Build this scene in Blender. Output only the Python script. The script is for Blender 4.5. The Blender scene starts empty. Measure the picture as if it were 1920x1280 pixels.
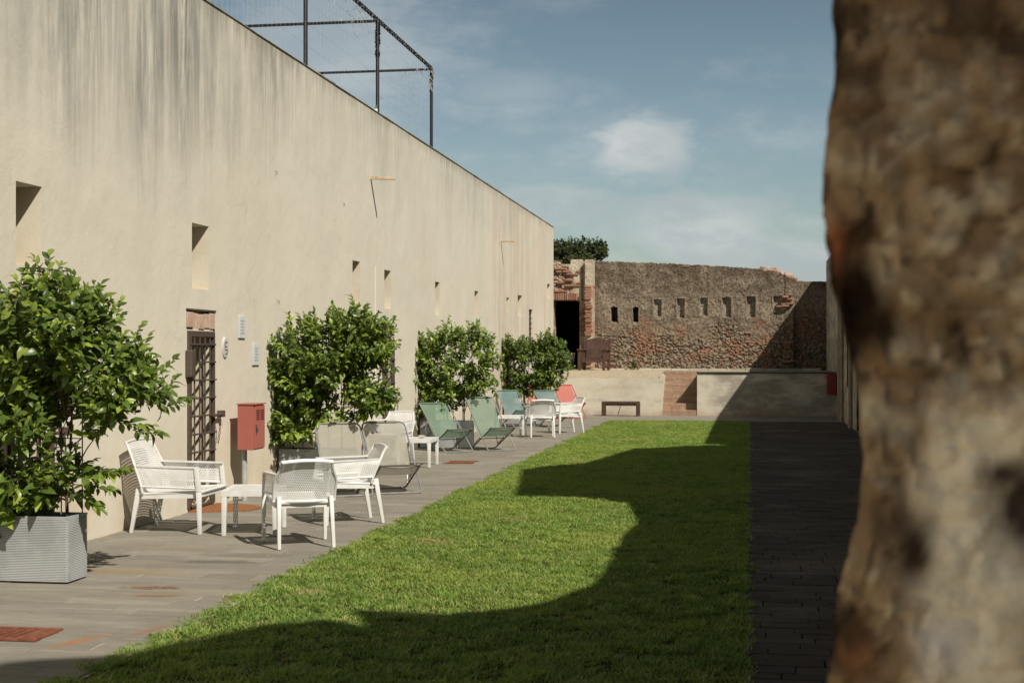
import bpy, math, random
from mathutils import Vector, Matrix, noise, Euler
random.seed(7)
R = math.radians
S = bpy.context.scene
C = S.collection

# ------------------------------------------------------------------ camera, sky, sun, exposure
YAW = 9.47
cd = bpy.data.cameras.new('camera'); cam = bpy.data.objects.new('camera', cd); C.objects.link(cam)
cam.location = (0, 0, 1.65); cam.rotation_euler = (R(90), 0, R(YAW))
cd.lens = 50; cd.sensor_width = 36; cd.shift_y = -(640-665)/1920.0
cd.clip_start = .05; cd.clip_end = 3000
cd.dof.use_dof = True; cd.dof.focus_distance = 14.0; cd.dof.aperture_fstop = 8.0
S.camera = cam

SUN = Vector((1.0, -.95, 1.43)).normalized()
w = bpy.data.worlds.new('World'); S.world = w; w.use_nodes = True
nt = w.node_tree; nt.nodes.clear()
out = nt.nodes.new('ShaderNodeOutputWorld'); bg = nt.nodes.new('ShaderNodeBackground')
sky = nt.nodes.new('ShaderNodeTexSky'); sky.sky_type = 'NISHITA'; sky.sun_disc = False
sky.sun_elevation = math.asin(SUN.z); sky.sun_rotation = math.atan2(SUN.x, SUN.y)
sky.air_density = 1.2; sky.dust_density = 1.2; sky.ozone_density = 2.5
bg.inputs['Strength'].default_value = .05
hs = nt.nodes.new('ShaderNodeHueSaturation'); hs.inputs['Saturation'].default_value = .86; hs.inputs['Value'].default_value = .95
nt.links.new(sky.outputs[0], hs.inputs['Color'])
tc = nt.nodes.new('ShaderNodeTexCoord')
def wnoise(scale, sc, rot, detail, rough):
    mp = nt.nodes.new('ShaderNodeMapping'); mp.inputs['Scale'].default_value = sc; mp.inputs['Rotation'].default_value = (0, 0, rot)
    nt.links.new(tc.outputs['Generated'], mp.inputs['Vector'])
    n = nt.nodes.new('ShaderNodeTexNoise'); n.inputs['Scale'].default_value = scale
    n.inputs['Detail'].default_value = detail; n.inputs['Roughness'].default_value = rough
    nt.links.new(mp.outputs[0], n.inputs['Vector']); return n
def W(t): return nt.nodes.new(t)
def wm(op, a, b=0.):
    x = W('ShaderNodeMath'); x.operation = op
    for i, q in enumerate((a, b)):
        if isinstance(q, (int, float)): x.inputs[i].default_value = q
        else: nt.links.new(q, x.inputs[i])
    return x.outputs[0]
def wr(v, a, b, c=0., d=1.):
    x = W('ShaderNodeMapRange'); x.interpolation_type = 'SMOOTHSTEP'
    for i, q in enumerate((a, b, c, d)): x.inputs[i+1].default_value = q
    nt.links.new(v, x.inputs[0]); return x.outputs[0]
sx = W('ShaderNodeSeparateXYZ'); nt.links.new(tc.outputs['Generated'], sx.inputs[0])
az = wm('ARCTAN2', sx.outputs[0], sx.outputs[1]); el = wm('ARCSINE', sx.outputs[2])
n1 = wnoise(4.2, (1, 1, 3.4), .9, 8, .58).outputs['Fac']; n2 = wnoise(13.0, (1, 1, 2.4), 2.1, 8, .62).outputs['Fac']; n3 = wnoise(2.0, (1, 1, 2.2), 1.4, 5, .5).outputs['Fac']
# soft broken cloud all round the sky, with a few separate puffs low over the far wall
nz = wm('ADD', wm('MULTIPLY', n1, .62), wm('MULTIPLY', n2, .38))
cover = wr(wm('ADD', wm('MULTIPLY', nz, .75), wm('MULTIPLY', n3, .35)), .50, .74, 0, .45)
for (pa, pe, wa, we, amt) in ((-4.6, 8.4, 3.0, 1.7, .95), (-8.2, 6.0, 3.4, 1.1, .6), (-1.8, 4.9, 4.2, 1.7, .8), (1.7, 3.6, 3.0, 1.5, .75), (-16.0, 11.5, 5.5, 3.4, .55), (-5.5, 5.0, 2.2, .6, .4), (-9.5, 10.5, 3.5, 1.0, .25)):
    dx = wm('DIVIDE', wm('SUBTRACT', az, R(pa)), R(wa)); dy = wm('DIVIDE', wm('SUBTRACT', el, R(pe)), R(we))
    d = wm('SQRT', wm('ADD', wm('MULTIPLY', dx, dx), wm('MULTIPLY', dy, dy)))
    d = wm('ADD', d, wm('MULTIPLY', wm('SUBTRACT', nz, .5), 4.6))
    cover = wm('MAXIMUM', cover, wr(d, 1.05, .35, 0, amt))
# pale horizon haze
lift = wm('ADD', wr(wm('ABSOLUTE', sx.outputs[2]), .0, .50, 1.44, .50), 0)
vm = W('ShaderNodeVectorMath'); vm.operation = 'SCALE'; nt.links.new(hs.outputs[0], vm.inputs[0]); nt.links.new(lift, vm.inputs['Scale'])
cm = nt.nodes.new('ShaderNodeMix'); cm.data_type = 'RGBA'
nt.links.new(cover, cm.inputs['Factor']); vt = W('ShaderNodeVectorMath'); vt.operation = 'MULTIPLY'; vt.inputs[1].default_value = (1.07, 1.15, 1.10); nt.links.new(vm.outputs[0], vt.inputs[0]); nt.links.new(vt.outputs[0], cm.inputs[6])
ccol = nt.nodes.new('ShaderNodeMix'); ccol.data_type = 'RGBA'; nt.links.new(wr(wm('ADD', wm('MULTIPLY', n1, .5), wm('MULTIPLY', n2, .5)), .40, .62), ccol.inputs['Factor'])
ccol.inputs[6].default_value = (7.6, 8.5, 8.9, 1); ccol.inputs[7].default_value = (11.6, 12.0, 11.8, 1); nt.links.new(ccol.outputs[2], cm.inputs[7])
nt.links.new(cm.outputs[2], bg.inputs['Color']); nt.links.new(bg.outputs[0], out.inputs['Surface'])

sl = bpy.data.lights.new('sun', 'SUN'); sl.energy = 5.0; sl.angle = R(.55); sl.color = (1, .93, .82)
so = bpy.data.objects.new('sun', sl); C.objects.link(so); so.rotation_euler = (-SUN).to_track_quat('-Z', 'Y').to_euler()
so.location = SUN * 60
S.view_settings.view_transform = 'Standard'; S.view_settings.look = 'None'; S.view_settings.gamma = 1
S.view_settings.exposure = .18
S.cycles.max_bounces = 8; S.cycles.diffuse_bounces = 3; S.cycles.transparent_max_bounces = 12

# ------------------------------------------------------------------ mesh helpers
class MB:
    def __init__(s): s.v = []; s.f = []; s.c = None
    def add(s, vs, fs):
        o = len(s.v); s.v.extend([tuple(v) for v in vs]); s.f.extend([tuple(i+o for i in f) for f in fs])
    def quad(s, a, b, c, d): s.add([a, b, c, d], [(0, 1, 2, 3)])
    def box(s, x0, x1, y0, y1, z0, z1, M=None):
        vs = [Vector(p) for p in ((x0,y0,z0),(x1,y0,z0),(x1,y1,z0),(x0,y1,z0),(x0,y0,z1),(x1,y0,z1),(x1,y1,z1),(x0,y1,z1))]
        if M: vs = [M @ v for v in vs]
        s.add(vs, [(0,3,2,1),(4,5,6,7),(0,1,5,4),(1,2,6,5),(2,3,7,6),(3,0,4,7)])
    def bar(s, a, b, w, h=None, w2=None, h2=None, up=(0, 0, 1)):
        a, b = Vector(a), Vector(b); h = w if h is None else h; w2 = w if w2 is None else w2; h2 = h if h2 is None else h2
        d = (b-a).normalized(); u = Vector(up)
        if abs(d.dot(u)) > .95: u = Vector((0, 1, 0))
        x = d.cross(u).normalized(); y = x.cross(d)
        vs = []
        for p, ww, hh in ((a, w, h), (b, w2, h2)):
            for i, j in ((-1,-1),(1,-1),(1,1),(-1,1)): vs.append(p + x*ww/2*i + y*hh/2*j)
        s.add(vs, [(0,1,2,3),(7,6,5,4),(0,4,5,1),(1,5,6,2),(2,6,7,3),(3,7,4,0)])
    def tube(s, pts, r, n=8, closed=False, r2=None):
        pts = [Vector(p) for p in pts]; N = len(pts); vs = []; fs = []
        prev = None
        for i, p in enumerate(pts):
            if closed: d = (pts[(i+1) % N]-pts[i-1])
            else: d = pts[min(i+1, N-1)]-pts[max(i-1, 0)]
            d = d.normalized()
            if prev is None:
                u = Vector((0, 0, 1)) if abs(d.z) < .9 else Vector((0, 1, 0))
                x = d.cross(u).normalized()
            else: x = (prev - d*prev.dot(d)).normalized()
            prev = x; y = d.cross(x)
            rr = r if r2 is None else r+(r2-r)*i/(N-1)
            for k in range(n):
                t = 2*math.pi*k/n; vs.append(p + x*rr*math.cos(t) + y*rr*math.sin(t))
        m = N if closed else N-1
        for i in range(m):
            for k in range(n):
                a = i*n+k; b = i*n+(k+1) % n; j = (i+1) % N
                fs.append((a, b, j*n+(k+1) % n, j*n+k))
        if not closed: fs.append(tuple(range(n))[::-1]); fs.append(tuple((N-1)*n+k for k in range(n)))
        s.add(vs, fs)
    def prism(s, prof, p0, p1, axis):
        """prof: list of (a,b) 2-D points; axis 'x' extrudes (y,z) profile from x=p0 to p1, 'y' extrudes (x,z)."""
        n = len(prof)
        def mk(t, q): return (q, t[0], t[1]) if axis == 'x' else (t[0], q, t[1])
        vs = [mk(t, p0) for t in prof]+[mk(t, p1) for t in prof]
        s.add(vs, [tuple(range(n)), tuple(range(2*n-1, n-1, -1))]+[(i, n+i, n+(i+1) % n, (i+1) % n) for i in range(n)])
    def mesh(s, name):
        me = bpy.data.meshes.new(name); me.from_pydata(s.v, [], s.f); me.update(); return me
    def build(s, name, mat, parent=None, smooth=False, bevel=0, loc=None, fix=True):
        me = s.mesh(name)
        if fix:
            import bmesh
            b = bmesh.new(); b.from_mesh(me); bmesh.ops.recalc_face_normals(b, faces=b.faces)
            if bevel: bmesh.ops.bevel(b, geom=[e for e in b.edges if e.is_manifold and e.calc_face_angle(0) > .6], offset=bevel, segments=2, profile=.6, affect='EDGES')
            b.to_mesh(me); b.free()
        if smooth:
            for p in me.polygons: p.use_smooth = True
            try: me.set_sharp_from_angle(angle=R(40))
            except Exception: pass
        o = bpy.data.objects.new(name, me); C.objects.link(o)
        if mat: me.materials.append(mat)
        if parent: o.parent = parent
        if loc: o.location = loc
        return o

def tag(o, label=None, cat=None, group=None, kind=None):
    if label: o['label'] = label
    if cat: o['category'] = cat
    if group: o['group'] = group
    if kind: o['kind'] = kind
    return o
def empty(name, loc=(0, 0, 0), rz=0, **k):
    o = bpy.data.objects.new(name, None); C.objects.link(o); o.location = loc; o.rotation_euler = (0, 0, rz); o.empty_display_size = .1
    return tag(o, **k)
def kids(o): return list(o.children)
def copy_tree(o, parent=None):
    c = o.copy(); C.objects.link(c)
    for k in ('label',):
        if parent is None and k in c: del c[k]
    if parent: c.parent = parent
    for ch in [x for x in allobj.get(o.name, [])]:
        copy_tree(ch, c)
    return c
allobj = {}
def reg(o):
    """remember a prototype's children before copying"""
    allobj[o.name] = list(o.children)
    for ch in o.children: reg(ch)
def inst(me, name, parent, loc, rot=(0, 0, 0), sc=(1, 1, 1)):
    o = bpy.data.objects.new(name, me); C.objects.link(o); o.parent = parent
    o.location = loc; o.rotation_euler = rot; o.scale = sc; return o

# ------------------------------------------------------------------ material helpers
class NT:
    def __init__(s, name, rough=.85, spec=.3):
        s.m = bpy.data.materials.new(name); s.m.use_nodes = True; s.t = s.m.node_tree; s.b = s.t.nodes['Principled BSDF']
        s.b.inputs['Roughness'].default_value = rough; s.b.inputs['Specular IOR Level'].default_value = spec
        s.co = s.t.nodes.new('ShaderNodeTexCoord'); s.geo = s.t.nodes.new('ShaderNodeNewGeometry')
    def n(s, t): return s.t.nodes.new(t)
    def l(s, a, b): s.t.links.new(a, b)
    def map(s, sc=(1,1,1), off=(0,0,0), src='world'):
        m = s.n('ShaderNodeMapping'); m.inputs['Scale'].default_value = sc; m.inputs['Location'].default_value = off
        s.l(s.geo.outputs['Position'] if src == 'world' else s.co.outputs['Object'], m.inputs['Vector']); return m.outputs[0]
    def noise(s, scale, vec=None, detail=5, rough=.55, dist=0):
        x = s.n('ShaderNodeTexNoise'); x.inputs['Scale'].default_value = scale; x.inputs['Detail'].default_value = detail
        x.inputs['Roughness'].default_value = rough; x.inputs['Distortion'].default_value = dist
        s.l(vec if vec is not None else s.map(), x.inputs['Vector']); return x.outputs['Fac']
    def vor(s, scale, vec=None, feat='F1', out='Distance'):
        x = s.n('ShaderNodeTexVoronoi'); x.inputs['Scale'].default_value = scale; x.feature = feat
        s.l(vec if vec is not None else s.map(), x.inputs['Vector']); return x.outputs[out]
    def rng(s, v, a, b, c=0., d=1., smooth=True):
        x = s.n('ShaderNodeMapRange'); x.interpolation_type = 'SMOOTHSTEP' if smooth else 'LINEAR'
        x.inputs[1].default_value = a; x.inputs[2].default_value = b; x.inputs[3].default_value = c; x.inputs[4].default_value = d
        s.l(v, x.inputs[0]); return x.outputs[0]
    def math(s, op, a, b=0.):
        x = s.n('ShaderNodeMath'); x.operation = op
        for i, q in enumerate((a, b)):
            if isinstance(q, (int, float)): x.inputs[i].default_value = q
            else: s.l(q, x.inputs[i])
        return x.outputs[0]
    def mix(s, f, a, b, mode='MIX'):
        x = s.n('ShaderNodeMix'); x.data_type = 'RGBA'; x.blend_type = mode
        for i, q in ((0, f), (6, a), (7, b)):
            if isinstance(q, (int, float)): x.inputs[i].default_value = q
            elif isinstance(q, tuple): x.inputs[i].default_value = (q+(1,))[:4]
            else: s.l(q, x.inputs[i])
        return x.outputs[2]
    def ramp(s, v, stops):
        x = s.n('ShaderNodeValToRGB'); e = x.color_ramp.elements
        while len(e) < len(stops): e.new(.5)
        for i, (p, c) in enumerate(stops): e[i].position = p; e[i].color = (c+(1,))[:4]
        s.l(v, x.inputs[0]); return x.outputs[0]
    def sep(s):
        x = s.n('ShaderNodeSeparateXYZ'); s.l(s.geo.outputs['Position'], x.inputs[0]); return x.outputs
    def bump(s, h, st=.4, dist=.01, prev=None):
        x = s.n('ShaderNodeBump'); x.inputs['Strength'].default_value = st; x.inputs['Distance'].default_value = dist
        s.l(h, x.inputs['Height'])
        if prev is not None: s.l(prev, x.inputs['Normal'])
        s.l(x.outputs[0], s.b.inputs['Normal']); return x.outputs[0]
    def col(s, c):
        if isinstance(c, tuple): s.b.inputs['Base Color'].default_value = (c+(1,))[:4]
        else: s.l(c, s.b.inputs['Base Color'])
    def rnd(s): x = s.n('ShaderNodeObjectInfo'); return x.outputs['Random']
    def attr(s, name, out='Fac'): x = s.n('ShaderNodeAttribute'); x.attribute_name = name; return x.outputs[out]
def simple(name, c, rough=.6, spec=.4, var=.12, scale=9, bump=0, metal=0, c2=None, bs=60):
    t = NT(name, rough, spec); c2 = c2 or tuple(x*(1-var*2) for x in c)
    t.col(t.mix(t.rng(t.noise(scale, t.map(src='object')), .35, .65), c, c2)); t.b.inputs['Metallic'].default_value = metal
    if bump: t.bump(t.noise(bs, t.map(src='object'), 4), bump, .004)
    return t.m

# plaster of the long left wall
t = NT('cream_plaster', .92, .15); X, Y, Z = t.sep()
base = t.ramp(t.noise(.55, t.map((1, 1, .55)), 6, .6), [(.3, (.56, .52, .435)), (.5, (.605, .565, .475)), (.72, (.635, .59, .50))])
base = t.mix(t.rng(t.noise(2.3, t.map((1, 1, .8)), 8, .7), .55, .75, 0, .25), base, (.46, .42, .345))
# grey mould streaks running down from the coping, strongest near the camera
st1 = t.noise(1.0, t.map((1, 3.1, .42)), 9, .68, .9); st2 = t.noise(1.0, t.map((1, 9.5, .75), (3, 7, 1)), 8, .66, .8)
nearm = t.rng(Y, 13.5, 20.0, 1.0, .42)
reach = t.math('ADD', t.math('ADD', t.math('MULTIPLY', t.noise(.9, t.map((1, 1.6, 0)), 4, .6), 2.6), 1.9), t.rng(Y, 12.0, 17.5, 0, .75))
topm = t.rng(t.math('SUBTRACT', Z, reach), -.3, 1.7)
streak = t.math('MULTIPLY', t.math('MULTIPLY', t.rng(t.math('ADD', t.math('MULTIPLY', st1, .6), t.math('MULTIPLY', st2, .45)), .40, .60), topm), t.math('MULTIPLY', nearm, t.rng(t.noise(.45, t.map((1, 1, .6), (4, 1, 9)), 6, .65), .40, .60, .25, 1.15)))
base = t.mix(t.math('MULTIPLY', streak, .9), base, (.20, .205, .18))
wash = t.math('MULTIPLY', t.math('MULTIPLY', t.rng(t.noise(.8, t.map((1, 1.3, .5), (2, 2, 2)), 6, .6), .40, .62), topm), nearm)
base = t.mix(t.math('MULTIPLY', wash, .42), base, (.31, .32, .285))
edge = t.math('MULTIPLY', t.rng(t.math('ADD', Z, t.math('MULTIPLY', st2, .5)), 5.40, 5.72), .45)
base = t.mix(edge, base, (.17, .15, .12))
# vertical repair bands and the pinkish weathered far end
band = t.noise(1.0, t.map((1, .8, .02), (0, 3, 0)), 3, .5)
base = t.mix(t.rng(band, .52, .60, 0, .35), base, (.60, .56, .47))
far = t.math('MULTIPLY', t.rng(Y, 31.2, 31.7), t.rng(t.noise(1.0, t.map((1, 1.1, .35)), 6, .65), .40, .60, 0, .55))
base = t.mix(far, base, (.56, .44, .34))
far2 = t.math('MULTIPLY', t.rng(Y, 31.2, 31.7), t.rng(t.noise(1.0, t.map((1, 2.7, .12), (0, 9, 0)), 6, .65), .50, .62, 0, .4))
base = t.mix(far2, base, (.38, .35, .29))
low = t.math('MULTIPLY', t.rng(Z, 1.1, 0.0), t.rng(t.noise(1.3, None, 6), .38, .65))
base = t.mix(t.math('MULTIPLY', low, .5), base, (.52, .38, .23))
base = t.mix(t.rng(t.noise(14, None, 5, .7), .63, .72, 0, .22), base, (.38, .31, .22))
pt = t.vor(.42, t.map((1, 1, 1.3)), 'F1', 'Color'); sp_ = t.n('ShaderNodeSeparateColor'); t.l(pt, sp_.inputs[0])
base = t.mix(t.math('MULTIPLY', sp_.outputs[0], .14), base, (.66, .58, .44))
wv = t.n('ShaderNodeVectorMath'); wv.operation = 'ADD'; nx_ = t.n('ShaderNodeTexNoise'); nx_.inputs['Scale'].default_value = 2.2; nx_.inputs['Detail'].default_value = 7; t.l(t.map(), nx_.inputs['Vector']); t.l(t.map(), wv.inputs[0]); t.l(nx_.outputs['Color'], wv.inputs[1])
ck = t.math('MULTIPLY', t.rng(t.vor(.55, wv.outputs[0], 'DISTANCE_TO_EDGE'), .010, .0, 0, 1), t.rng(t.noise(.6, t.map(off=(7, 7, 7)), 3), .50, .62))
base = t.mix(t.math('MULTIPLY', ck, .2), base, (.30, .26, .19))
pit = t.rng(t.vor(5.5, t.map(off=(1, 2, 3))), .07, .03, 0, 1); base = t.mix(t.math('MULTIPLY', t.math('MULTIPLY', pit, t.rng(t.noise(1.1, None, 4), .52, .6)), .6), base, (.27, .22, .16))
t.col(base)
b1 = t.bump(t.noise(1.4, None, 6, .5), .5, .05); t.bump(t.noise(45, None, 5, .65), .35, .006, b1)
M_wall = t.m

t = NT('reveal_plaster', .92, .1); t.col(t.mix(t.rng(t.noise(3), .35, .65), (.63, .575, .46), (.57, .50, .385))); t.bump(t.noise(30), .3, .006); M_reveal = t.m
# retaining wall plaster
t = NT('retaining_plaster', .92, .12); X, Y, Z = t.sep()
c = t.ramp(t.noise(1.1, t.map((1, 1, 1.6)), 8, .65), [(.3, (.43, .375, .29)), (.48, (.53, .49, .395)), (.7, (.585, .55, .455))])
c = t.mix(t.rng(t.noise(.9, t.map((1, 1, 2.5), (4, 0, 2)), 7, .7), .5, .66, 0, .7), c, (.33, .31, .26))
rt = t.math('MULTIPLY', t.rng(X, -1.2, -.6), t.rng(t.noise(1.4, t.map((.8, 1, 2.2), (9, 0, 4)), 8, .7), .38, .58, 0, .8))
c = t.mix(rt, c, (.25, .22, .18))
c = t.mix(t.math('MULTIPLY', t.rng(t.math('ADD', Z, t.math('MULTIPLY', t.noise(3), .25)), .38, .1), .6), c, (.36, .23, .16))
t.col(c); t.bump(t.noise(25, None, 6, .7), .6, .012); M_ret = t.m

# paving
def paving(name, a, b_, c_, stains):
    t = NT(name, .8, .25)
    r = t.math('ADD', t.rnd(), t.attr('tone'))
    r = t.math('FRACT', r)
    c = t.ramp(r, [(0., a), (.5, b_), (1., c_)])
    c = t.mix(t.rng(t.noise(3.0, t.map((.45, 1.7, 1)), 9, .7), .36, .66, 0, .6), c, tuple(x*.66 for x in b_))
    c = t.mix(t.rng(t.noise(1.0, t.map((2.5, 22, 1)), 6, .7), .54, .66, 0, .45), c, tuple(x*1.4 for x in b_))
    c = t.mix(t.rng(t.noise(.7, None, 5), .5, .68, 0, .35), c, (.22, .18, .125))
    for (sx, sy, ang, lx, ly, colr, amt) in stains:
        m = t.n('ShaderNodeMapping'); m.vector_type = 'TEXTURE'; m.inputs['Location'].default_value = (sx, sy, 0)
        m.inputs['Rotation'].default_value = (0, 0, ang); m.inputs['Scale'].default_value = (lx, ly, 1)
        t.l(t.geo.outputs['Position'], m.inputs['Vector'])
        sp = t.n('ShaderNodeSeparateXYZ'); t.l(m.outputs[0], sp.inputs[0])
        d = t.math('SQRT', t.math('ADD', t.math('POWER', sp.outputs[0], 2.), t.math('POWER', sp.outputs[1], 2.)))
        d = t.math('ADD', d, t.math('MULTIPLY', t.math('SUBTRACT', t.noise(9, t.map((1, 1.8, 1)), 6, .75), .5), 2.2))
        c = t.mix(t.rng(d, .95, .45, 0, amt), c, colr)
    t.col(c)
    b1 = t.bump(t.noise(2.4, t.map((1, 2.2, 1)), 7, .6), .55, .02)
    t.bump(t.noise(30, t.map((1, 2, 1)), 6, .7), .5, .006, b1)
    return t.m
RUST = (.30, .13, .055)
M_pave = paving('slate_paving', (.195, .182, .152), (.228, .21, .172), (.268, .245, .20),
    [(-3.76, 7.55, R(66), .28, .06, RUST, .75), (-4.12, 9.35, R(10), .26, .07, (.13, .06, .03), .8), (-3.95, 9.05, R(10), .24, .05, (.20, .09, .04), .75), (-4.3, 7.05, .2, .2, .1, RUST, .3),
     (-3.42, 9.1, R(80), .14, .05, (.2, .08, .04), .7), (-3.48, 7.9, R(70), .2, .05, (.25, .11, .05), .6), (-4.15, 10.6, R(5), .45, .12, (.10, .095, .075), .7), (-4.6, 10.0, 0, .7, .2, (.27, .19, .11), .5), (-4.7, 11.3, .2, .5, .14, (.26, .18, .11), .45),
     (-5.1, 19.0, 0, .6, .6, (.30, .20, .12), .5), (-3.9, 11.0, .3, .5, .2, (.13, .12, .1), .5)])
M_path = paving('shade_darkened_blocks', (.042, .031, .021), (.062, .047, .033), (.088, .068, .048), [])  # part of the path's shade is put into this darker block colour
t = NT('joint_mortar', .95, .1); t.col(t.mix(t.rng(t.noise(6, None, 6), .4, .6), (.17, .15, .12), (.40, .36, .29))); t.bump(t.noise(60), .5, .01); M_joint = t.m
t = NT('dark_joint', .95, .1); t.col(t.mix(t.rng(t.noise(6, None, 6), .4, .6), (.03, .028, .024), (.05, .045, .038))); M_djoint = t.m
t = NT('soil', .95, .1); t.col(t.mix(t.rng(t.noise(7, None, 7), .4, .6), (.035, .038, .014), (.055, .058, .02))); t.bump(t.noise(30), .8, .03); M_soil = t.m
t = NT('sandy_ground', .95, .1); t.col(t.mix(t.rng(t.noise(.3, None, 8), .4, .6), (.30, .25, .17), (.23, .2, .13))); t.bump(t.noise(20), .5, .02); M_ground = t.m
t = NT('pale_gravel', .95, .1)
c = t.ramp(t.vor(38, None, 'F1', 'Color'), [(.1, (.26, .21, .14)), (.5, (.40, .34, .25)), (.9, (.52, .45, .34))])
t.col(t.mix(t.rng(t.noise(1.4, None, 6), .4, .65, 0, .5), c, (.38, .31, .21))); t.bump(t.vor(38), .8, .02); M_gravel = t.m
t = NT('hill_ground', .95, .05); t.col(t.mix(t.rng(t.noise(.2, None, 7), .4, .6), (.05, .055, .028), (.12, .10, .06))); M_hill = t.m

# grass blades
t = NT('grass_blade', .55, .3)
n = t.noise(.55, None, 6, .6); r = t.rnd()
c = t.ramp(r, [(0, (.10, .16, .028)), (.35, (.185, .29, .06)), (.72, (.265, .37, .09)), (.93, (.38, .42, .14)), (1, (.50, .42, .21))])
c = t.mix(t.rng(n, .42, .66, 0, .6), c, (.34, .39, .09)); c = t.mix(t.rng(t.noise(2.1, None, 5, .7), .52, .72, 0, .6), c, (.09, .15, .03))
c = t.mix(t.rng(t.noise(.9, t.map(off=(5, 2, 0)), 6, .7), .60, .68, 0, .75), c, (.40, .32, .17))
for (sx, sy, rr_) in ((-2.7, 12.05, .22), (-2.35, 27.0, .35), (-1.9, 16.6, .18), (-2.95, 9.3, .15), (-2.6, 21.5, .2)):
    dv = t.n('ShaderNodeVectorMath'); dv.operation = 'DISTANCE'; dv.inputs[1].default_value = (sx, sy, .04); t.l(t.geo.outputs['Position'], dv.inputs[0])
    c = t.mix(t.rng(t.math('ADD', dv.outputs['Value'], t.math('MULTIPLY', t.noise(7), .3)), rr_+.2, rr_, 0, .7), c, (.42, .34, .17))
t.col(c)
tr = t.n('ShaderNodeBsdfTranslucent'); t.l(t.mix(1., c, (1.2, 1.35, .5), 'MULTIPLY'), tr.inputs['Color'])
ms = t.n('ShaderNodeMixShader'); ms.inputs[0].default_value = .38
o_ = t.t.nodes['Material Output']; t.l(t.b.outputs[0], ms.inputs[1]); t.l(tr.outputs[0], ms.inputs[2]); t.l(ms.outputs[0], o_.inputs['Surface'])
M_grass = t.m

def leafmat(name, c0, c1, c2, tr=.35):
    t = NT(name, .36, .5); r = t.math('FRACT', t.math('ADD', t.rnd(), t.attr('tone')))
    c = t.ramp(r, [(0, c0), (.55, c1), (.9, c2), (1, tuple(x*1.35 for x in c2))]); t.col(c)
    q = t.n('ShaderNodeBsdfTranslucent'); t.l(t.mix(1., c, (1.5, 1.5, .45), 'MULTIPLY'), q.inputs['Color'])
    ms = t.n('ShaderNodeMixShader'); ms.inputs[0].default_value = tr
    t.l(t.b.outputs[0], ms.inputs[1]); t.l(q.outputs[0], ms.inputs[2]); t.l(ms.outputs[0], t.t.nodes['Material Output'].inputs['Surface'])
    return t.m
M_leaf = leafmat('citrus_leaf', (.052, .085, .018), (.10, .155, .027), (.24, .31, .05))
M_treeleaf = leafmat('far_tree_leaf', (.026, .036, .016), (.042, .054, .022), (.066, .078, .034), .15)
M_treeleaf.node_tree.nodes['Principled BSDF'].inputs['Roughness'].default_value = .9; M_treeleaf.node_tree.nodes['Principled BSDF'].inputs['Specular IOR Level'].default_value = .1
M_stem = simple('brown_bark', (.10, .075, .05), .9, .1, .2, 30, .5)
M_white = simple('white_resin', (.67, .675, .665), .45, .4, .02, 5, c2=(.58, .575, .545))
M_iron = simple('rusty_iron', (.062, .055, .048), .6, .4, .2, 22, .4, 0, (.095, .062, .043))
M_steel = simple('galvanised_tube', (.30, .31, .31), .45, .5, .1, 14, 0, .4)
M_brownmetal = simple('brown_tube', (.085, .068, .055), .5, .5, .1, 14)
M_redtube = simple('red_tube', (.45, .04, .04), .5, .5, .1, 14)
M_black = simple('dark_metal', (.016, .015, .017), .5, .4, .1, 9)
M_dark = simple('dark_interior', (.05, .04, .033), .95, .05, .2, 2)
M_wood = simple('dark_brown_wood', (.055, .030, .022), .5, .4, .2, 12, .3, c2=(.09, .05, .035))
M_peg = simple('pale_timber', (.56, .45, .31), .8, .2, .15, 15, c2=(.42, .31, .2))
M_terra = simple('terracotta', (.42, .20, .11), .85, .2, .12, 10, .2)
M_rustgrate = simple('orange_rust', (.20, .078, .045), .9, .15, .2, 25, .6, c2=(.14, .05, .03))
M_mat = simple('coir_orange', (.27, .135, .065), .98, .05, .15, 40, .8, c2=(.22, .09, .035))
t = NT('red_paint', .5, .4); c = t.mix(t.rng(t.noise(6, t.map(src='object'), 7, .7), .5, .72, 0, .5), (.36, .11, .085), (.42, .17, .135))
c = t.mix(t.rng(t.noise(19, t.map(src='object'), 6, .75), .66, .72, 0, .9), c, (.13, .05, .03)); t.col(c); M_red = t.m
t = NT('planter_resin', .7, .3); t.col(t.mix(t.rng(t.noise(4, t.map(src='object'), 5), .4, .6), (.29, .305, .31), (.345, .355, .355))); t.bump(t.noise(90, t.map((1, 1, 3), src='object')), .3, .003); M_plant = t.m
M_pot = simple('dark_planter', (.045, .038, .035), .7, .3)
M_plaque = simple('pale_plaque', (.60, .62, .62), .4, .4, .03, 5)
M_ceramic = simple('glazed_ceramic', (.58, .56, .51), .3, .5, .06, 6)
M_ink = simple('faded_ink', (.12, .12, .12), .7, .2)
M_twine = simple('pale_net_twine', (.42, .42, .39), .9, .1)
M_green = simple('green_plastic', (.03, .2, .07), .4, .5)
def fabric(name, c, tr=.18):
    t = NT(name, .85, .15); t.col(t.mix(t.rng(t.noise(5, t.map(src='object'), 7, .65), .42, .66, 0, .55), c, tuple(min(1, x*1.22) for x in c)))
    a = t.n('ShaderNodeBsdfTranslucent'); a.inputs['Color'].default_value = c+(1,)
    p = t.n('ShaderNodeBsdfTransparent')
    m1 = t.n('ShaderNodeMixShader'); m1.inputs[0].default_value = .3; m2 = t.n('ShaderNodeMixShader'); m2.inputs[0].default_value = tr
    t.l(t.b.outputs[0], m1.inputs[1]); t.l(a.outputs[0], m1.inputs[2]); t.l(m1.outputs[0], m2.inputs[1]); t.l(p.outputs[0], m2.inputs[2])
    t.l(m2.outputs[0], t.t.nodes['Material Output'].inputs['Surface'])
    t.bump(t.noise(140, t.map(src='object')), .3, .002); return t.m
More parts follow.
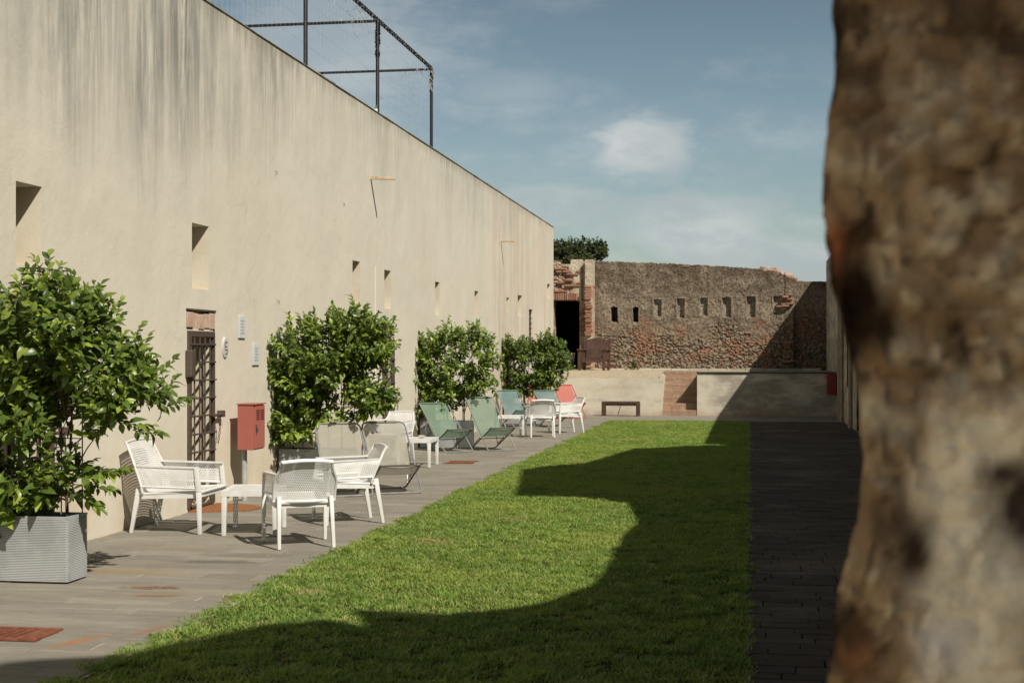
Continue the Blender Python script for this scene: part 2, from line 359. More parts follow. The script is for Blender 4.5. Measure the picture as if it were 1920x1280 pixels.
F_grey = fabric('grey_sling', (.36, .345, .29), .14); F_green = fabric('sage_sling', (.19, .275, .205)); F_blue = fabric('teal_sling', (.18, .265, .26)); F_red = fabric('red_sling', (.50, .16, .14), .1)
def brickm(name, a, b_):
    t = NT(name, .92, .1); c = t.mix(t.rnd(), a, b_)
    t.col(t.mix(t.rng(t.noise(9, None, 7, .7), .45, .65, 0, .6), c, (.30, .22, .17))); t.bump(t.noise(50, None, 5), .6, .008); return t.m
M_brick = brickm('worn_brick', (.26, .115, .07), (.36, .20, .14))
M_pink = brickm('pink_block', (.54, .40, .31), (.46, .33, .25))
M_stepbrick = brickm('step_brick', (.31, .20, .135), (.40, .275, .19))

# ------------------------------------------------------------------ ground
m = MB(); m.quad((-900, -300, -.03), (900, -300, -.03), (900, 1500, -.03), (-900, 1500, -.03)); tag(m.build('ground', M_ground), kind='structure')

WX = -5.7
# paving: a mortar bed with slabs standing on it
def irregular(w_, d_, h_, seed):
    rr = random.Random(seed); m = MB(); e = min(.012, d_*.12)
    def j(x): return x + rr.uniform(-e, e)*.5
    top = [(j(-w_/2), j(-d_/2), h_), (j(0), j(-d_/2), h_+rr.uniform(-.001, .001)), (j(w_/2), j(-d_/2), h_), (j(w_/2), j(d_/2), h_), (j(0), j(d_/2), h_), (j(-w_/2), j(d_/2), h_)]
    bev = [(x*(1+.006/w_), y*(1+.006/d_), h_-.006) for x, y, z in top]; bot = [(x, y, 0) for x, y, z in bev]
    m.add(top+bev+bot, [(0, 1, 4, 5), (1, 2, 3, 4)]+[(i, 6+i, 6+(i+1) % 6, (i+1) % 6) for i in range(6)]+[(6+i, 12+i, 12+(i+1) % 6, 6+(i+1) % 6) for i in range(6)])
    return m
def pave_area(root, rects, rowd, lens, gap, mat, name, limit, h_=.03, ynear=5.5, tilt=.0016):
    """rects: list of (x0,x1,y0,y1). Nearest in-view slabs are objects, the others one joined mesh."""
    meshes = {}
    slabs = []
    for (x0, x1, y0, y1) in rects:
        y = y0; k = 0
        while y < y1-.02:
            d_ = min(rowd*random.uniform(.85, 1.15), y1-y); x = x0 - (random.uniform(0, lens)); k += 1
            if x < x0: pass
            while x < x1-.001:
                l_ = lens*random.choice((.7, .85, 1., 1.15, 1.3)); a, b = max(x, x0), min(x+l_, x1)
                if x1-b < .08: b = x1
                if b-a > .05: slabs.append(((a+b)/2, y+d_/2, b-a-gap, d_-gap))
                x = b if b > x else x+l_
                if b >= x1: break
            y += d_
    slabs.sort(key=lambda q: (q[1] < ynear, q[1]))
    big = MB(); tones = []
    for i, (x, y, sw, sd) in enumerate(slabs):
        dz = random.uniform(-.003, .003)
        if i < limit:
            key = (round(sw, 2), round(sd, 2), random.randrange(2))
            if key not in meshes:
                me = irregular(key[0], key[1], h_, hash(key) & 255).mesh(name); me.materials.append(mat); meshes[key] = me
            inst(meshes[key], name, root, (x, y, dz), (random.uniform(-tilt, tilt)*2, random.uniform(-tilt, tilt), random.uniform(-.004, .004)))
        else:
            q = irregular(sw, sd, h_, i); n0 = len(q.v); big.add([(v[0]+x, v[1]+y, v[2]+dz) for v in q.v], q.f); tones += [random.random()]*n0
    o = big.build(name+'_field', mat, root, fix=False); o['kind'] = 'stuff'
    a = o.data.attributes.new('tone', 'FLOAT', 'POINT'); a.data.foreach_set('value', tones)
patio = tag(empty('patio_paving'), 'grey slate slabs laid in courses between lawn and cream wall', 'paving', kind='structure')
m = MB(); m.box(-5.7, -3.30, 1.5, 38.2, -.04, .0255); m.box(-3.30, 2.25, 35.1, 38.2, -.04, .0255); m.build('mortar_bed', M_joint, patio)
pave_area(patio, [(-5.69, -3.33, 3.0, 35.1), (-5.69, 2.24, 35.1, 38.19)], .215, .56, .012, M_pave, 'paving_slab', 290, .03, 6.6)
path = tag(empty('path_paving'), 'dark block path along right wall in shade', 'paving', kind='structure')
m = MB(); m.box(-.03, 2.25, -1.5, 35.1, -.04, .021); m.build('mortar_bed', M_djoint, path)
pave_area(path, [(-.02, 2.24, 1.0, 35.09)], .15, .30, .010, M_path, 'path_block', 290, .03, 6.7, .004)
# unseen yard behind and below camera, gravel made pale to bounce sun at pier
m = MB(); m.box(-5.7, 12, -16, -1.5, -.04, .010); m.box(-5.7, -.03, -1.5, 5.3, -.04, .0102); tag(m.build('forecourt', M_gravel), kind='structure')

# lawn: soil sheet + grass
L0, L1 = -3.36, -.03
m = MB(); N = 90
for i in range(N):
    y0 = 5.3+(35.05-5.3)*i/N; y1 = 5.3+(35.05-5.3)*(i+1)/N
    for j in range(8):
        xa, xb = L0+(L1-L0)*j/8, L0+(L1-L0)*(j+1)/8
        m.quad((xa, y0, .024), (xb, y0, .024), (xb, y1, .024), (xa, y1, .024))
lawn = m.build('lawn', M_soil, fix=False); tag(lawn, kind='structure')
tf = MB()
for i in range(15):
    a = random.uniform(0, 6.28); r = random.uniform(0, .045)*1.0; px, py = r*math.cos(a), r*math.sin(a)
    h_ = random.uniform(.010, .028); ln = random.uniform(.012, .045); b = random.uniform(0, 6.28); ww = .0028
    dx, dy = math.cos(b), math.sin(b); sx, sy = -dy*ww, dx*ww
    tf.add([(px-sx, py-sy, 0), (px+sx, py+sy, 0), (px+sx*.8+dx*ln*.4, py+sy*.8+dy*ln*.4, h_*.65), (px-sx*.8+dx*ln*.4, py-sy*.8+dy*ln*.4, h_*.65), (px+dx*ln, py+dy*ln, h_)], [(0, 1, 2, 3), (3, 2, 4)])
tuft = tf.mesh('grass_tuft'); tuft.materials.append(M_grass)
tobj = bpy.data.objects.new('grass_tuft', tuft)
# emitter sheet with a ragged left edge creeping over the slabs
m = MB(); ys = [5.3+i*.07 for i in range(int((35.1-5.3)/.07))]
def lx(y): return L0-.03-.07*noise.noise((y*1.3, 0, 0))-.10*noise.noise((y*6, 3, 0))
def rx(y): return L1+.02+.04*noise.noise((y*2.1, 8, 0))+.05*noise.noise((y*8, 5, 0))
for y in ys:
    a, b, c, d = lx(y), rx(y), rx(y+.07), lx(y+.07); z = .026
    m.add([(a, y, z), (a+.15, y, z), ((a+b)/2, y, z), (b, y, z), (c, y+.07, z), ((c+d)/2, y+.07, z), (d+.15, y+.07, z), (d, y+.07, z)], [(0, 1, 6, 7), (1, 2, 5, 6), (2, 3, 4, 5)])
em = m.build('grass', M_grass, fix=False); tag(em, 'short green lawn grass growing in the strip between patio and path', 'grass', kind='stuff')
g = bpy.data.node_groups.new('scatter_grass', 'GeometryNodeTree')
g.interface.new_socket('Geometry', in_out='INPUT', socket_type='NodeSocketGeometry'); g.interface.new_socket('Geometry', in_out='OUTPUT', socket_type='NodeSocketGeometry')
gi = g.nodes.new('NodeGroupInput'); go = g.nodes.new('NodeGroupOutput')
dp = g.nodes.new('GeometryNodeDistributePointsOnFaces'); dp.inputs['Density'].default_value = 900
io = g.nodes.new('GeometryNodeInstanceOnPoints'); oi = g.nodes.new('GeometryNodeObjectInfo'); oi.inputs['Object'].default_value = tobj
rv = g.nodes.new('FunctionNodeRandomValue'); rv.data_type = 'FLOAT_VECTOR'; rv.inputs[0].default_value = (-.12, -.12, 0); rv.inputs[1].default_value = (.12, .12, 6.28)
rs = g.nodes.new('FunctionNodeRandomValue'); rs.data_type = 'FLOAT'; rs.inputs[2].default_value = .45; rs.inputs[3].default_value = 1.2
gnz = g.nodes.new('ShaderNodeTexNoise'); gnz.inputs['Scale'].default_value = 5.0; gnz.inputs['Detail'].default_value = 4
gmr = g.nodes.new('ShaderNodeMapRange'); gmr.inputs[1].default_value = .36; gmr.inputs[2].default_value = .66; gmr.inputs[3].default_value = .55; gmr.inputs[4].default_value = 1.45
gmu = g.nodes.new('ShaderNodeMath'); gmu.operation = 'MULTIPLY'
gl = g.links.new; gl(gnz.outputs[0], gmr.inputs[0]); gl(gmr.outputs[0], gmu.inputs[0]); gl(rs.outputs[1], gmu.inputs[1]); gl(gi.outputs[0], dp.inputs[0]); gl(dp.outputs[0], io.inputs[0]); gl(oi.outputs['Geometry'], io.inputs['Instance']); gl(rv.outputs[0], io.inputs['Rotation']); gl(gmu.outputs[0], io.inputs['Scale']); gl(io.outputs[0], go.inputs[0])
em.modifiers.new('grass', 'NODES').node_group = g

# ------------------------------------------------------------------ left building
H = 5.41; Y0, Y1 = -4.0, 41.62
bld = empty('long_building', (0, 0, 0), label='long cream plastered building with slit windows and barred doors along the patio', cat='building')
opens = [(10.41, 10.83, 2.36, 3.02), (14.0, 14.47, 2.34, 3.02), (20.05, 20.45, 2.40, 3.03), (21.88, 22.3, 2.39, 3.0), (25.58, 25.96, 2.39, 3.0), (29.39, 29.81, 2.40, 3.0),
         (33.39, 33.77, 2.67, 3.02), (35.05, 35.73, 2.62, 3.15), (40.28, 40.94, 3.25, 3.69), (36.88, 37.53, 1.6, 2.85),
         (3.0, 3.42, 2.36, 3.02), (6.8, 7.22, 2.36, 3.02)]
doors = [(13.87, 14.6), (21.75, 22.48), (33.24, 33.97), (10.28, 11.01)]
holes = opens+[(a, b, .06, 1.90) for a, b in doors]+[(a-.02, b+.04, 1.90, 2.11) for a, b in doors]
ysx = sorted({Y0, Y1, *[q for h_ in holes for q in h_[:2]], *[Y0+i*1.5 for i in range(1, 30)]}); zs = sorted({0, H, *[q for h_ in holes for q in h_[2:]], 3.6, 4.5, 5.0})
m = MB()
for i in range(len(ysx)-1):
    for j in range(len(zs)-1):
        cy, cz = (ysx[i]+ysx[i+1])/2, (zs[j]+zs[j+1])/2
        if any(a < cy < b and c < cz < d for a, b, c, d in holes): continue
        m.quad((WX, ysx[i], zs[j]), (WX, ysx[i+1], zs[j]), (WX, ysx[i+1], zs[j+1]), (WX, ysx[i], zs[j+1]))
m.quad((WX, Y1, 0), (-14, Y1, 0), (-14, Y1, H), (WX, Y1, H)); m.quad((WX, Y0, 0), (WX, Y0, H), (-14, Y0, H), (-14, Y0, 0))
m.quad((WX-.35, Y0, H), (WX-.35, Y1, H), (WX-.35, Y1, H-.6), (WX-.35, Y0, H-.6)); m.quad((WX, Y0, H), (WX, Y1, H), (WX-.35, Y1, H), (WX-.35, Y0, H))
m.quad((-14, Y0, 0), (-14, Y1, 0), (-14, Y1, H), (-14, Y0, H))
m.build('wall', M_wall, bld, fix=False)
m = MB(); m.quad((WX-.35, Y0, H-.6), (WX-.35, Y1, H-.6), (-14, Y1, H-.6), (-14, Y0, H-.6)); m.build('roof', M_gravel, bld, fix=False)
m = MB()   # thin uneven coping skim, slightly rounded and worn
y = Y0
while y < Y1:
    l_ = random.uniform(.5, 1.3); e = min(y+l_, Y1); z1 = H+.012+random.uniform(-.006, .008)
    m.box(WX-.36, WX+.012+random.uniform(0, .006), y, e-.004, H+.001, z1); y = e
m.build('coping', simple('mossy_coping', (.36, .32, .25), .95, .1, .2, 6, .5), bld)
# reveals of slit windows
for (a, b, c, d) in opens:
    m = MB(); x0, x1 = WX, WX-.5
    m.quad((x0, a, c), (x1, a, c), (x1, a, d), (x0, a, d)); m.quad((x0, b, c), (x0, b, d), (x1, b, d), (x1, b, c))
    m.quad((x0, a, d), (x1, a, d), (x1, b, d), (x0, b, d)); m.quad((x0, a, c), (x0, b, c), (x1, b, c), (x1, a, c)); 
    wo = m.build('window', M_reveal, bld, fix=False)
    k = MB(); k.box(x1-.03, x1, a, b, c, d); k.build('dark_back', M_dark, wo)  # dark panel closing the slit, stands in for the shade inside
    if d-c > 1:   # barred window
        k = MB()
        for i in range(3): yy = a+.1+i*(b-a-.2)/2; k.tube([(WX-.05, yy, c+.005), (WX-.05, yy, d-.005)], .016, 6)
        for i in range(9): zz = c+.08+i*(d-c-.16)/8; k.box(WX-.07, WX-.03, a+.003, b-.003, zz-.012, zz+.012)
        k.box(WX-.075, WX-.02, a+.002, a+.06, c+.002, d-.002)
        k.build('window_grille', M_iron, wo)
# barred doors
def door(a, b, latch=True):
    m = MB(); x0, x1, c, d = WX, WX-.5, .06, 1.90
    m.quad((x0, a, c), (x1, a, c), (x1, a, d), (x0, a, d)); m.quad((x0, b, c), (x0, b, d), (x1, b, d), (x1, b, c))
    m.quad((x0, a, d), (x1, a, d), (x1, b, d), (x0, b, d)); m.quad((x0, a, c), (x0, b, c), (x1, b, c), (x1, a, c))
    dr = m.build('door', M_reveal, bld, fix=False)
    k = MB()
    for i in range(4): k.box(x1-.04, x1, a+i*(b-a)/4+.004, a+(i+1)*(b-a)/4-.004, c, d)
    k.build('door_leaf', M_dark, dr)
    k = MB(); xb = WX+.012   # flat iron frame and round bars
    k.box(xb-.03, xb+.014, a+.004, a+.07, c+.004, d-.004); k.box(xb-.02, xb+.010, b-.035, b-.004, c+.004, d-.004); k.box(xb-.025, xb+.012, a+.071, b-.036, d-.06, d-.004)
    k.build('door_frame', M_iron, dr)
    for i in range(4):
        yy = a+.17+i*(b-a-.30)/3; q = MB(); q.tube([(xb, yy, c+.16), (xb, yy, d-.065)], .0095, 8); q.build('upright_bar', M_iron, dr, True)
    for i in range(9):
        zz = c+.20+i*(d-c-.34)/8; q = MB(); q.box(xb-.006, xb+.022, a+.03, b-.002+.02*(i % 3 == 0), zz-.009, zz+.009)
        q.build('cross_bar', M_iron, dr, bevel=.003)
    q = MB()   # scroll row at the foot
    for i in range(4):
        cy = a+.15+i*(b-a-.26)/3; q.tube([(xb+.004, cy+.055*math.cos(t_)*(1-.05*j), c+.09+.055*math.sin(t_)*(1-.05*j)) for j, t_ in enumerate([R(k_*40) for k_ in range(13)])], .008, 6)
    q.box(xb-.008, xb+.014, a+.03, b-.03, c+.004, c+.026); q.build('scroll_row', M_iron, dr)
    if latch:
        q = MB(); q.box(WX+.002, WX+.075, a-.055, a+.06, 1.42, 1.70); q.build('hinge_box', M_iron, dr, bevel=.014)
        q = MB(); q.tube([(WX+.05, b-.12, 1.0), (WX+.05, b+.16, 1.01)], .016, 8); q.box(WX+.004, WX+.07, b+.10, b+.17, .975, 1.045); q.build('latch', M_iron, dr, bevel=0)
        q = MB()
        for i in range(9):
            cz = .97-i*.032; q.tube([(WX+.062+(.010*math.cos(t_) if i % 2 else 0), b+.0+(0 if i % 2 else .010*math.cos(t_))+.03*math.sin(i*.5), cz+.02*math.sin(t_)) for t_ in [R(k_*60) for k_ in range(6)]], .0035, 5, True)
        q.build('chain', M_iron, dr)
    # lintel of rough pinkish blocks set back a little
    L = MB(); L.box(WX-.10, WX-.05, a-.02, b+.04, 1.90, 2.11); lin = L.build('lintel', M_reveal, bld)
    yy = a-.015
    for i in range(5):
        ww = (b-a+.05)/5*random.uniform(.9, 1.08); ww = min(ww, b+.035-yy); q = MB(); q.box(-.03, .03, .004, ww-.004, 1.925+random.uniform(-.01, .01)-1.9, 2.085+random.uniform(-.012, .012)-1.9)
        o = q.build('lintel_block', M_pink, lin, bevel=.008, loc=(WX-.022+random.uniform(-.012, .01), yy, 1.9)); yy += ww
    q = MB(); q.box(WX-.02, WX+.012, a-.03, b+.05, 2.110, 2.128); q.build('iron_strip', M_iron, lin)
    q = MB(); q.box(WX-.05, WX-.004, a+.0, b+.0, 1.895, 1.925); q.build('sill_strip', M_reveal, lin)
for i, (a, b) in enumerate(doors): door(a, b)
for y_, z_, l_ in ((21.06, 4.34, .38), (32.58, 4.29, .36)):
    m = MB(); m.bar((WX-.05, y_, z_+.012), (WX+l_, y_+.01, z_-.012), .05, .05, .046, .04); m.build('timber_spout', M_peg, bld, bevel=.006)
for y_, z_ in ((16.61, 3.87), (19.55, 3.79), (16.7, 2.3)):
    m = MB(); m.tube([(WX-.01, y_, z_+.01), (WX+.022, y_, z_+.015), (WX+.028, y_+.01, z_-.01), (WX+.012, y_+.015, z_-.025)], .0035, 5); m.build('wall_hook', M_iron, bld)
# faint buttress line seen at photo centre: hairline vertical moulding
m = MB(); m.box(WX-.02, WX+.012, 21.32, 21.40, .05, 3.0); m.build('wall_moulding', M_wall, bld, bevel=.008)

# wall fittings
o = empty('oval_house_number', (WX+.012, 14.93, 1.73), label='small white oval ceramic number plaque right of the barred door', cat='plaque')
m = MB(); n_ = 28
for s_, x_ in ((1, 0), (1, .012), (.9, .018)): m.v += [(x_-.012, .085*s_*math.cos(2*math.pi*k/n_), .115*s_*math.sin(2*math.pi*k/n_)) for k in range(n_)]
m.f += [(i*n_+k, i*n_+(k+1) % n_, (i+1)*n_+(k+1) % n_, (i+1)*n_+k) for i in range(2) for k in range(n_)]+[tuple(2*n_+k for k in range(n_))]
m.build('plate', M_ceramic, o)
m = MB()
m.tube([(.009, .035, .06), (.009, -.03, .06), (.009, -.035, .01), (.009, .02, .012)], .0042, 5); m.tube([(.009, -.03, -.02), (.009, .03, -.025), (.009, .028, -.07), (.009, -.03, -.068)], .0042, 5)
m.build('painted_mark', M_ink, o)
for (ya, yb, za, zb), lb in (((15.34, 15.55, 1.84, 2.09), 'upper pale blue grey plaque on cream wall above the red cabinet'), ((15.8, 16.02, 1.53, 1.78), 'lower pale plaque with faint print, left of the second shrub')):
    o = empty('wall_plaque', (WX+.004, (ya+yb)/2, za), label=lb, cat='plaque', group='pale plaques on the cream wall')
    m = MB(); m.box(0, .014, -(yb-ya)/2, (yb-ya)/2, 0, zb-za); m.build('plate', M_plaque, o, bevel=.003)
    m = MB()
    for k in range(5): m.box(.0145, .016, -.06, .06-.02*(k % 2), .05+k*.035, .062+k*.035)
    m.build('printed_lines', simple('pale_print', (.36, .40, .42), .6), o)
# wire guard around a small box over the nearest door
o = empty('wire_guard', (WX, 10.75, 2.14), label='small wire mesh guard around a pale box below the nearest slit window', cat='wire guard')
m = MB(); D_ = .16; ya, yb, za, zb = -.26, .26, 0, .20
for k in range(9): y_ = ya+(yb-ya)*k/8; m.bar((D_, y_, za), (D_, y_, zb), .005); m.bar((0, y_, zb), (D_, y_, zb), .005)
for k in range(5):
    z_ = za+(zb-za)*k/4; m.bar((D_, ya, z_), (D_, yb, z_), .005)
    for y_ in (ya, yb): m.bar((0, y_, z_), (D_, y_, z_), .005)
m.build('wire_mesh', M_iron, o)
m = MB(); m.box(.0, .10, -.18, .20, .0, .14); m.build('lamp_box', simple('pale_box', (.5, .47, .4), .7), o, bevel=.01)
# terracotta wall lamp
o = empty('wall_lamp', (WX, 12.18, 1.28), label='terracotta half cone wall lamp partly hidden by the nearest shrub', cat='wall lamp')
m = MB(); n_ = 12; ring = []
for r_, z_ in ((.035, 0), (.15, .17), (.135, .17), (.03, .02)): m.v += [(.002+r_*math.sin(math.pi*k/n_), -r_*math.cos(math.pi*k/n_), z_) for k in range(n_+1)]
m.f += [(i*(n_+1)+k, i*(n_+1)+k+1, (i+1)*(n_+1)+k+1, (i+1)*(n_+1)+k) for i in range(3) for k in range(n_)]
m.build('lamp_shade', M_terra, o, True); m = MB(); m.box(-.004, .02, -.03, .03, -.06, .14); m.build('bracket', M_iron, o)

# red cabinet on a post
o = empty('red_cabinet', (-5.47, 15.15, 0), label='red metal hose cabinet with louvres on a grey post by the wall', cat='cabinet')
m = MB(); m.box(-.10, .085, -.17, .17, .60, 1.10); m.build('cabinet_body', M_red, o, bevel=.006)
m = MB(); m.box(.086, .10, -.155, .16, .615, 1.085); dr = m.build('cabinet_door', M_red, o, bevel=.004)
m = MB()
for k in range(2):
    for j in range(5): m.bar((.102, -.12+k*.14, .94+j*.024), (.102, -.02+k*.14, .94+j*.024), .010, .008)
m.build('louvre', simple('dark_red_slot', (.16, .03, .02), .7), dr); m = MB(); m.tube([(.101, -.13, .84), (.12, -.13, .84), (.12, -.13, .80)], .008, 6); m.box(.101, .109, -.145, -.115, .80, .88); m.build('handle', M_iron, dr)
m = MB(); m.box(-.11, .11, -.18, .18, 1.10, 1.112); m.build('top_flange', M_red, o)
m = MB(); m.tube([(-.06, -.06, .0), (-.06, -.06, .6)], .030, 14); m.build('post', simple('post_grey', (.38, .40, .38), .5, .5), o, True)
# coir mat, drain cover, grate
o = empty('door_mat', (-5.42, 14.28, .033), label='orange brown half round mat at the barred door', cat='door mat')
m = MB(); n_ = 24; pts = [(-.27, -.40, 0)]+[(-.27+.62*math.sin(math.pi*k/n_), -.40*math.cos(math.pi*k/n_), 0) for k in range(n_+1)]
pp = [(p[0], p[1]) for p in pts[1:]]; m.add([(x, y, 0) for x, y in pp]+[(x, y, .016) for x, y in pp], [tuple(range(n_+1)), tuple(range(2*n_+1, n_, -1))]+[(i, i+1, n_+2+i, n_+1+i) for i in range(n_)]+[(n_, 0, n_+1, 2*n_+1)])
o2 = m.build('mat_body', M_mat, o)
o = empty('drain_cover', (-4.28, 21.0, .032), label='flat rust brown drain cover in the paving behind the white table', cat='drain cover')
m = MB(); m.box(-.2, .2, -.22, .22, 0, .006); m.build('cover_plate', M_rustgrate, o, bevel=.002)
m = MB(); m.box(-.23, .23, -.25, -.225, 0, .008); m.build('frame_bar', M_rustgrate, o); m = MB(); m.box(-.23, .23, .225, .25, 0, .008); m.build('frame_bar', M_rustgrate, o)
o = empty('drain_grate', (-4.28, 7.65, .030), label='rust orange slotted drain grate in slabs at the photo corner', cat='drain grate')
m = MB(); a, b, c, d = -.32, .30, -.17, .17
m.box(a, b, c, c+.035, .0, .014); m.box(a, b, d-.035, d, 0, .014); m.box(a, a+.035, c+.036, d-.036, 0, .014); m.box(b-.12, b, c+.036, d-.036, 0, .014); m.build('grate_frame', M_rustgrate, o, bevel=.002)
for k in range(9):
    m = MB(); x_ = a+.06+k*.055; m.bar((x_-.01, c+.036, .006), (x_+.01, d-.036, .006), .024, .012); m.build('grate_bar', M_rustgrate, o)
m = MB(); m.box(a+.03, b-.11, c+.03, d-.03, .0, .0012); m.build('pit_shade_sheet', M_black, o)  # thin black sheet stands in for the dark hollow below the bars

# ------------------------------------------------------------------ net cage on the roof
cage = empty('net_cage', (0, 0, 0), label='dark pole frame hung with thin netting on top of the cream building', cat='net frame')
PX = -5.86; py = [14.05+3.62*i for i in range(-1, 4)]; ZT = 7.0
py = [10.9, 14.6, 18.33, 22.07, 25.97]
for y in py:
    m = MB(); m.tube([(PX, y, H+.0), (PX, y, ZT)], .030, 8); m.build('post', M_black, cage, True)
    m = MB(); m.tube([(PX-.03, y, ZT-.02), (-10.5, y, ZT-.02)], .024, 8); m.build('cross_rail', M_black, cage, True)
    if y > 11: 
        m = MB(); m.tube([(-10.5, y, H-.6), (-10.5, y, ZT)], .03, 8); m.build('post', M_black, cage, True)
m = MB(); m.tube([(PX, py[0], ZT), (PX, py[-1], ZT)], .021, 8)
# lashing cord wound round the top rail
hx = [(PX+.030*math.cos(t_*1.1), py[0]+(py[-1]-py[0])*t_/700., ZT+.030*math.sin(t_*1.1)) for t_ in range(701)]
m.build('top_rail', M_black, cage, True); m = MB(); m.tube(hx, .010, 4); m.build('lashing_cord', M_black, cage)
for yy, n_ in ((22.07, 34), (25.97, 20)):   # gathered net bundled down the posts
    m = MB(); rr = random.Random(int(yy))
    for k in range(n_): 
        z_ = ZT-.02-rr.random()**1.3*(.5 if n_ > 30 else .4); a = rr.uniform(0, 6.28); r_ = .034
        m.tube([(PX+r_*math.cos(a), yy+r_*math.sin(a), z_), (PX+r_*1.3*math.cos(a+1), yy+r_*1.3*math.sin(a+1), z_-.05), (PX+r_*math.cos(a+2.2), yy+r_*math.sin(a+2.2), z_-.10)], .008, 4)
    m.build('gathered_net', M_black if yy != 25.97 else M_twine, cage)
m = MB(); rr = random.Random(3)
def thread(a, b, sag=0, r=.0022, n_=4):
    a, b = Vector(a), Vector(b); m.tube([a.lerp(b, i/n_)+Vector((0, 0, -sag*4*(i/n_)*(1-i/n_))) for i in range(n_+1)], r, 3)
yv = 14.7
while yv < 25.9: thread((PX+.02, yv, ZT), (PX+.02, yv+rr.uniform(-.03, .03), H+.02), 0, .0011); yv += .17
for k in range(5): zz = H+.1+k*.3; thread((PX+.02, 14.6, zz), (PX+.02, 25.9, zz), .03, .0010, 12)
xv = PX-.2
while xv > -10.4: thread((xv, 25.97, ZT), (xv, 25.97, H-.4), 0, .0011); xv -= .14
for k in range(6): zz = H-.4+k*.3; thread((PX, 25.97, zz), (-10.4, 25.97, zz), .03, .0010, 10)
# frayed scraps of net along the rail
for k in range(85):
    y_ = rr.choice((rr.uniform(19, 22.2), rr.uniform(20.6, 22.1), rr.uniform(25.5, 26.0))); x_ = PX-rr.random()**2*.5; z_ = ZT-rr.random()**2*.35
    thread((x_, y_, z_), (x_+rr.uniform(-.08, .08), y_+rr.uniform(-.08, .08), z_-rr.uniform(.02, .10)), .02, .003, 3)
m.build('netting', M_twine, cage, fix=False)
o = empty('bottle', (WX-.12, 21.8, H+.02), label='small white bottle with green top standing on the wall coping', cat='bottle')
m = MB(); m.tube([(0, 0, 0), (0, 0, .07), (0, 0, .085), (0, 0, .10)], .032, 10); m.build('bottle_body', M_white, o, True); m = MB(); m.tube([(0, .03, .10), (0, .035, .16)], .014, 8); m.build('bottle_cap', M_green, o, True)

# ------------------------------------------------------------------ terrace, stairs
terr = tag(empty('terrace'), kind='structure')
FY = 38.2
m = MB()   # left block, rough top edge
n_ = 34
for i in range(n_):
    xa = -5.69+(-2.36+5.69)*i/n_; xb = -5.69+(-2.36+5.69)*(i+1)/n_
    za = 1.03+.02*noise.noise((xa*2, 0, 0)); zb = 1.03+.02*noise.noise((xb*2, 0, 0))
    m.quad((xa, FY, 0), (xb, FY, 0), (xb, FY, zb), (xa, FY, za))
m.quad((-2.36, FY, 0), (-2.36, FY, 1.06), (-2.36, FY+3, 1.2), (-2.36, FY+3, 0))
m.build('retaining_wall', M_ret, terr, fix=False)
m = MB(); NX, NY = 60, 60
def tz(x, y):
    s_ = min(1, (y-FY)/2.2); return 1.03+.17*s_+.015*noise.noise((x*2, y*2, 5))*min(1, s_*4+.2)+.01*noise.noise((x*7, y*7, 1))*min(1, s_*4)
for i in range(NX):
    for j in range(NY):
        xa, xb = -5.69+3.33*i/NX, -5.69+3.33*(i+1)/NX; ya, yb = FY+4.9*j/NY, FY+4.9*(j+1)/NY
        m.quad((xa, ya, tz(xa, ya)), (xb, ya, tz(xb, ya)), (xb, yb, tz(xb, yb)), (xa, yb, tz(xa, yb)))
m.build('gravel_surface', M_gravel, terr, fix=False)
m = MB(); m.box(-1.37, 2.25, FY, FY+.25, 0, 1.165); m.build('retaining_wall', M_ret, terr)
m = MB(); m.box(-1.365, 2.25, FY+.25, 43.5, 0, 1.19); m.box(-2.355, -1.37, 40.2, 43.5, 0, 1.19); m.build('terrace_slab', simple('terrace_concrete', (.36, .31, .23), .9, .1, .15, 2, .3), terr)
m = MB(); m.box(-1.385, 2.24, FY-.035, FY+.25, 1.166, 1.192); m.build('shadow_strip', M_black, terr)  # black strip stands in for the shadow line under the slab overhang
m = MB(); m.box(-2.36, -2.30, FY-.004, FY+2.0, 0, 1.10); m.build('stair_cheek', M_ret, terr)
m = MB()
for i in range(14): m.box(-5.6+i*.55, -5.6+i*.55+.53, 42.88, 42.99, 1.15, 1.24+random.uniform(-.01, .02))
m.build('wall_foot_kerb', M_ret, terr)
# brick steps, each step of header bricks
st = empty('brick_steps', (0, 0, 0), label='narrow flight of reddish brick steps cut into the terrace wall', cat='steps')
x0, x1 = -2.298, -1.372; nb = 13; bw = (x1-x0)/nb
bm_ = MB(); bm_.box(.003, bw-.003, 0, .26, 0, .062); bmesh_ = bm_.mesh('brick'); bmesh_.materials.append(M_stepbrick)
bl = MB(); lw = (x1-x0)/4; bl.box(.004, lw-.004, 0, .27, 0, .05); bml = bl.mesh('brick'); bml.materials.append(M_stepbrick)
for s_ in range(7):
    y_ = FY+.02+s_*.28; z_ = s_*.17
    m = MB(); m.box(x0, x1, y_+.008, y_+.30, z_-.02 if s_ else .0, z_+.155); so_ = m.build('step', simple('step_mortar', (.33, .26, .18), .95), st)
    for k in range(4):
        for (q, n__) in ((0, 4), (1, 4)): inst(bml, 'brick', so_, (x0+k*lw, y_, z_+.005+q*.054))
    for k in range(nb): inst(bmesh_, 'brick', so_, (x0+k*bw, y_-.004+random.uniform(-.003, .003), z_+.113+random.uniform(-.001, .001)))

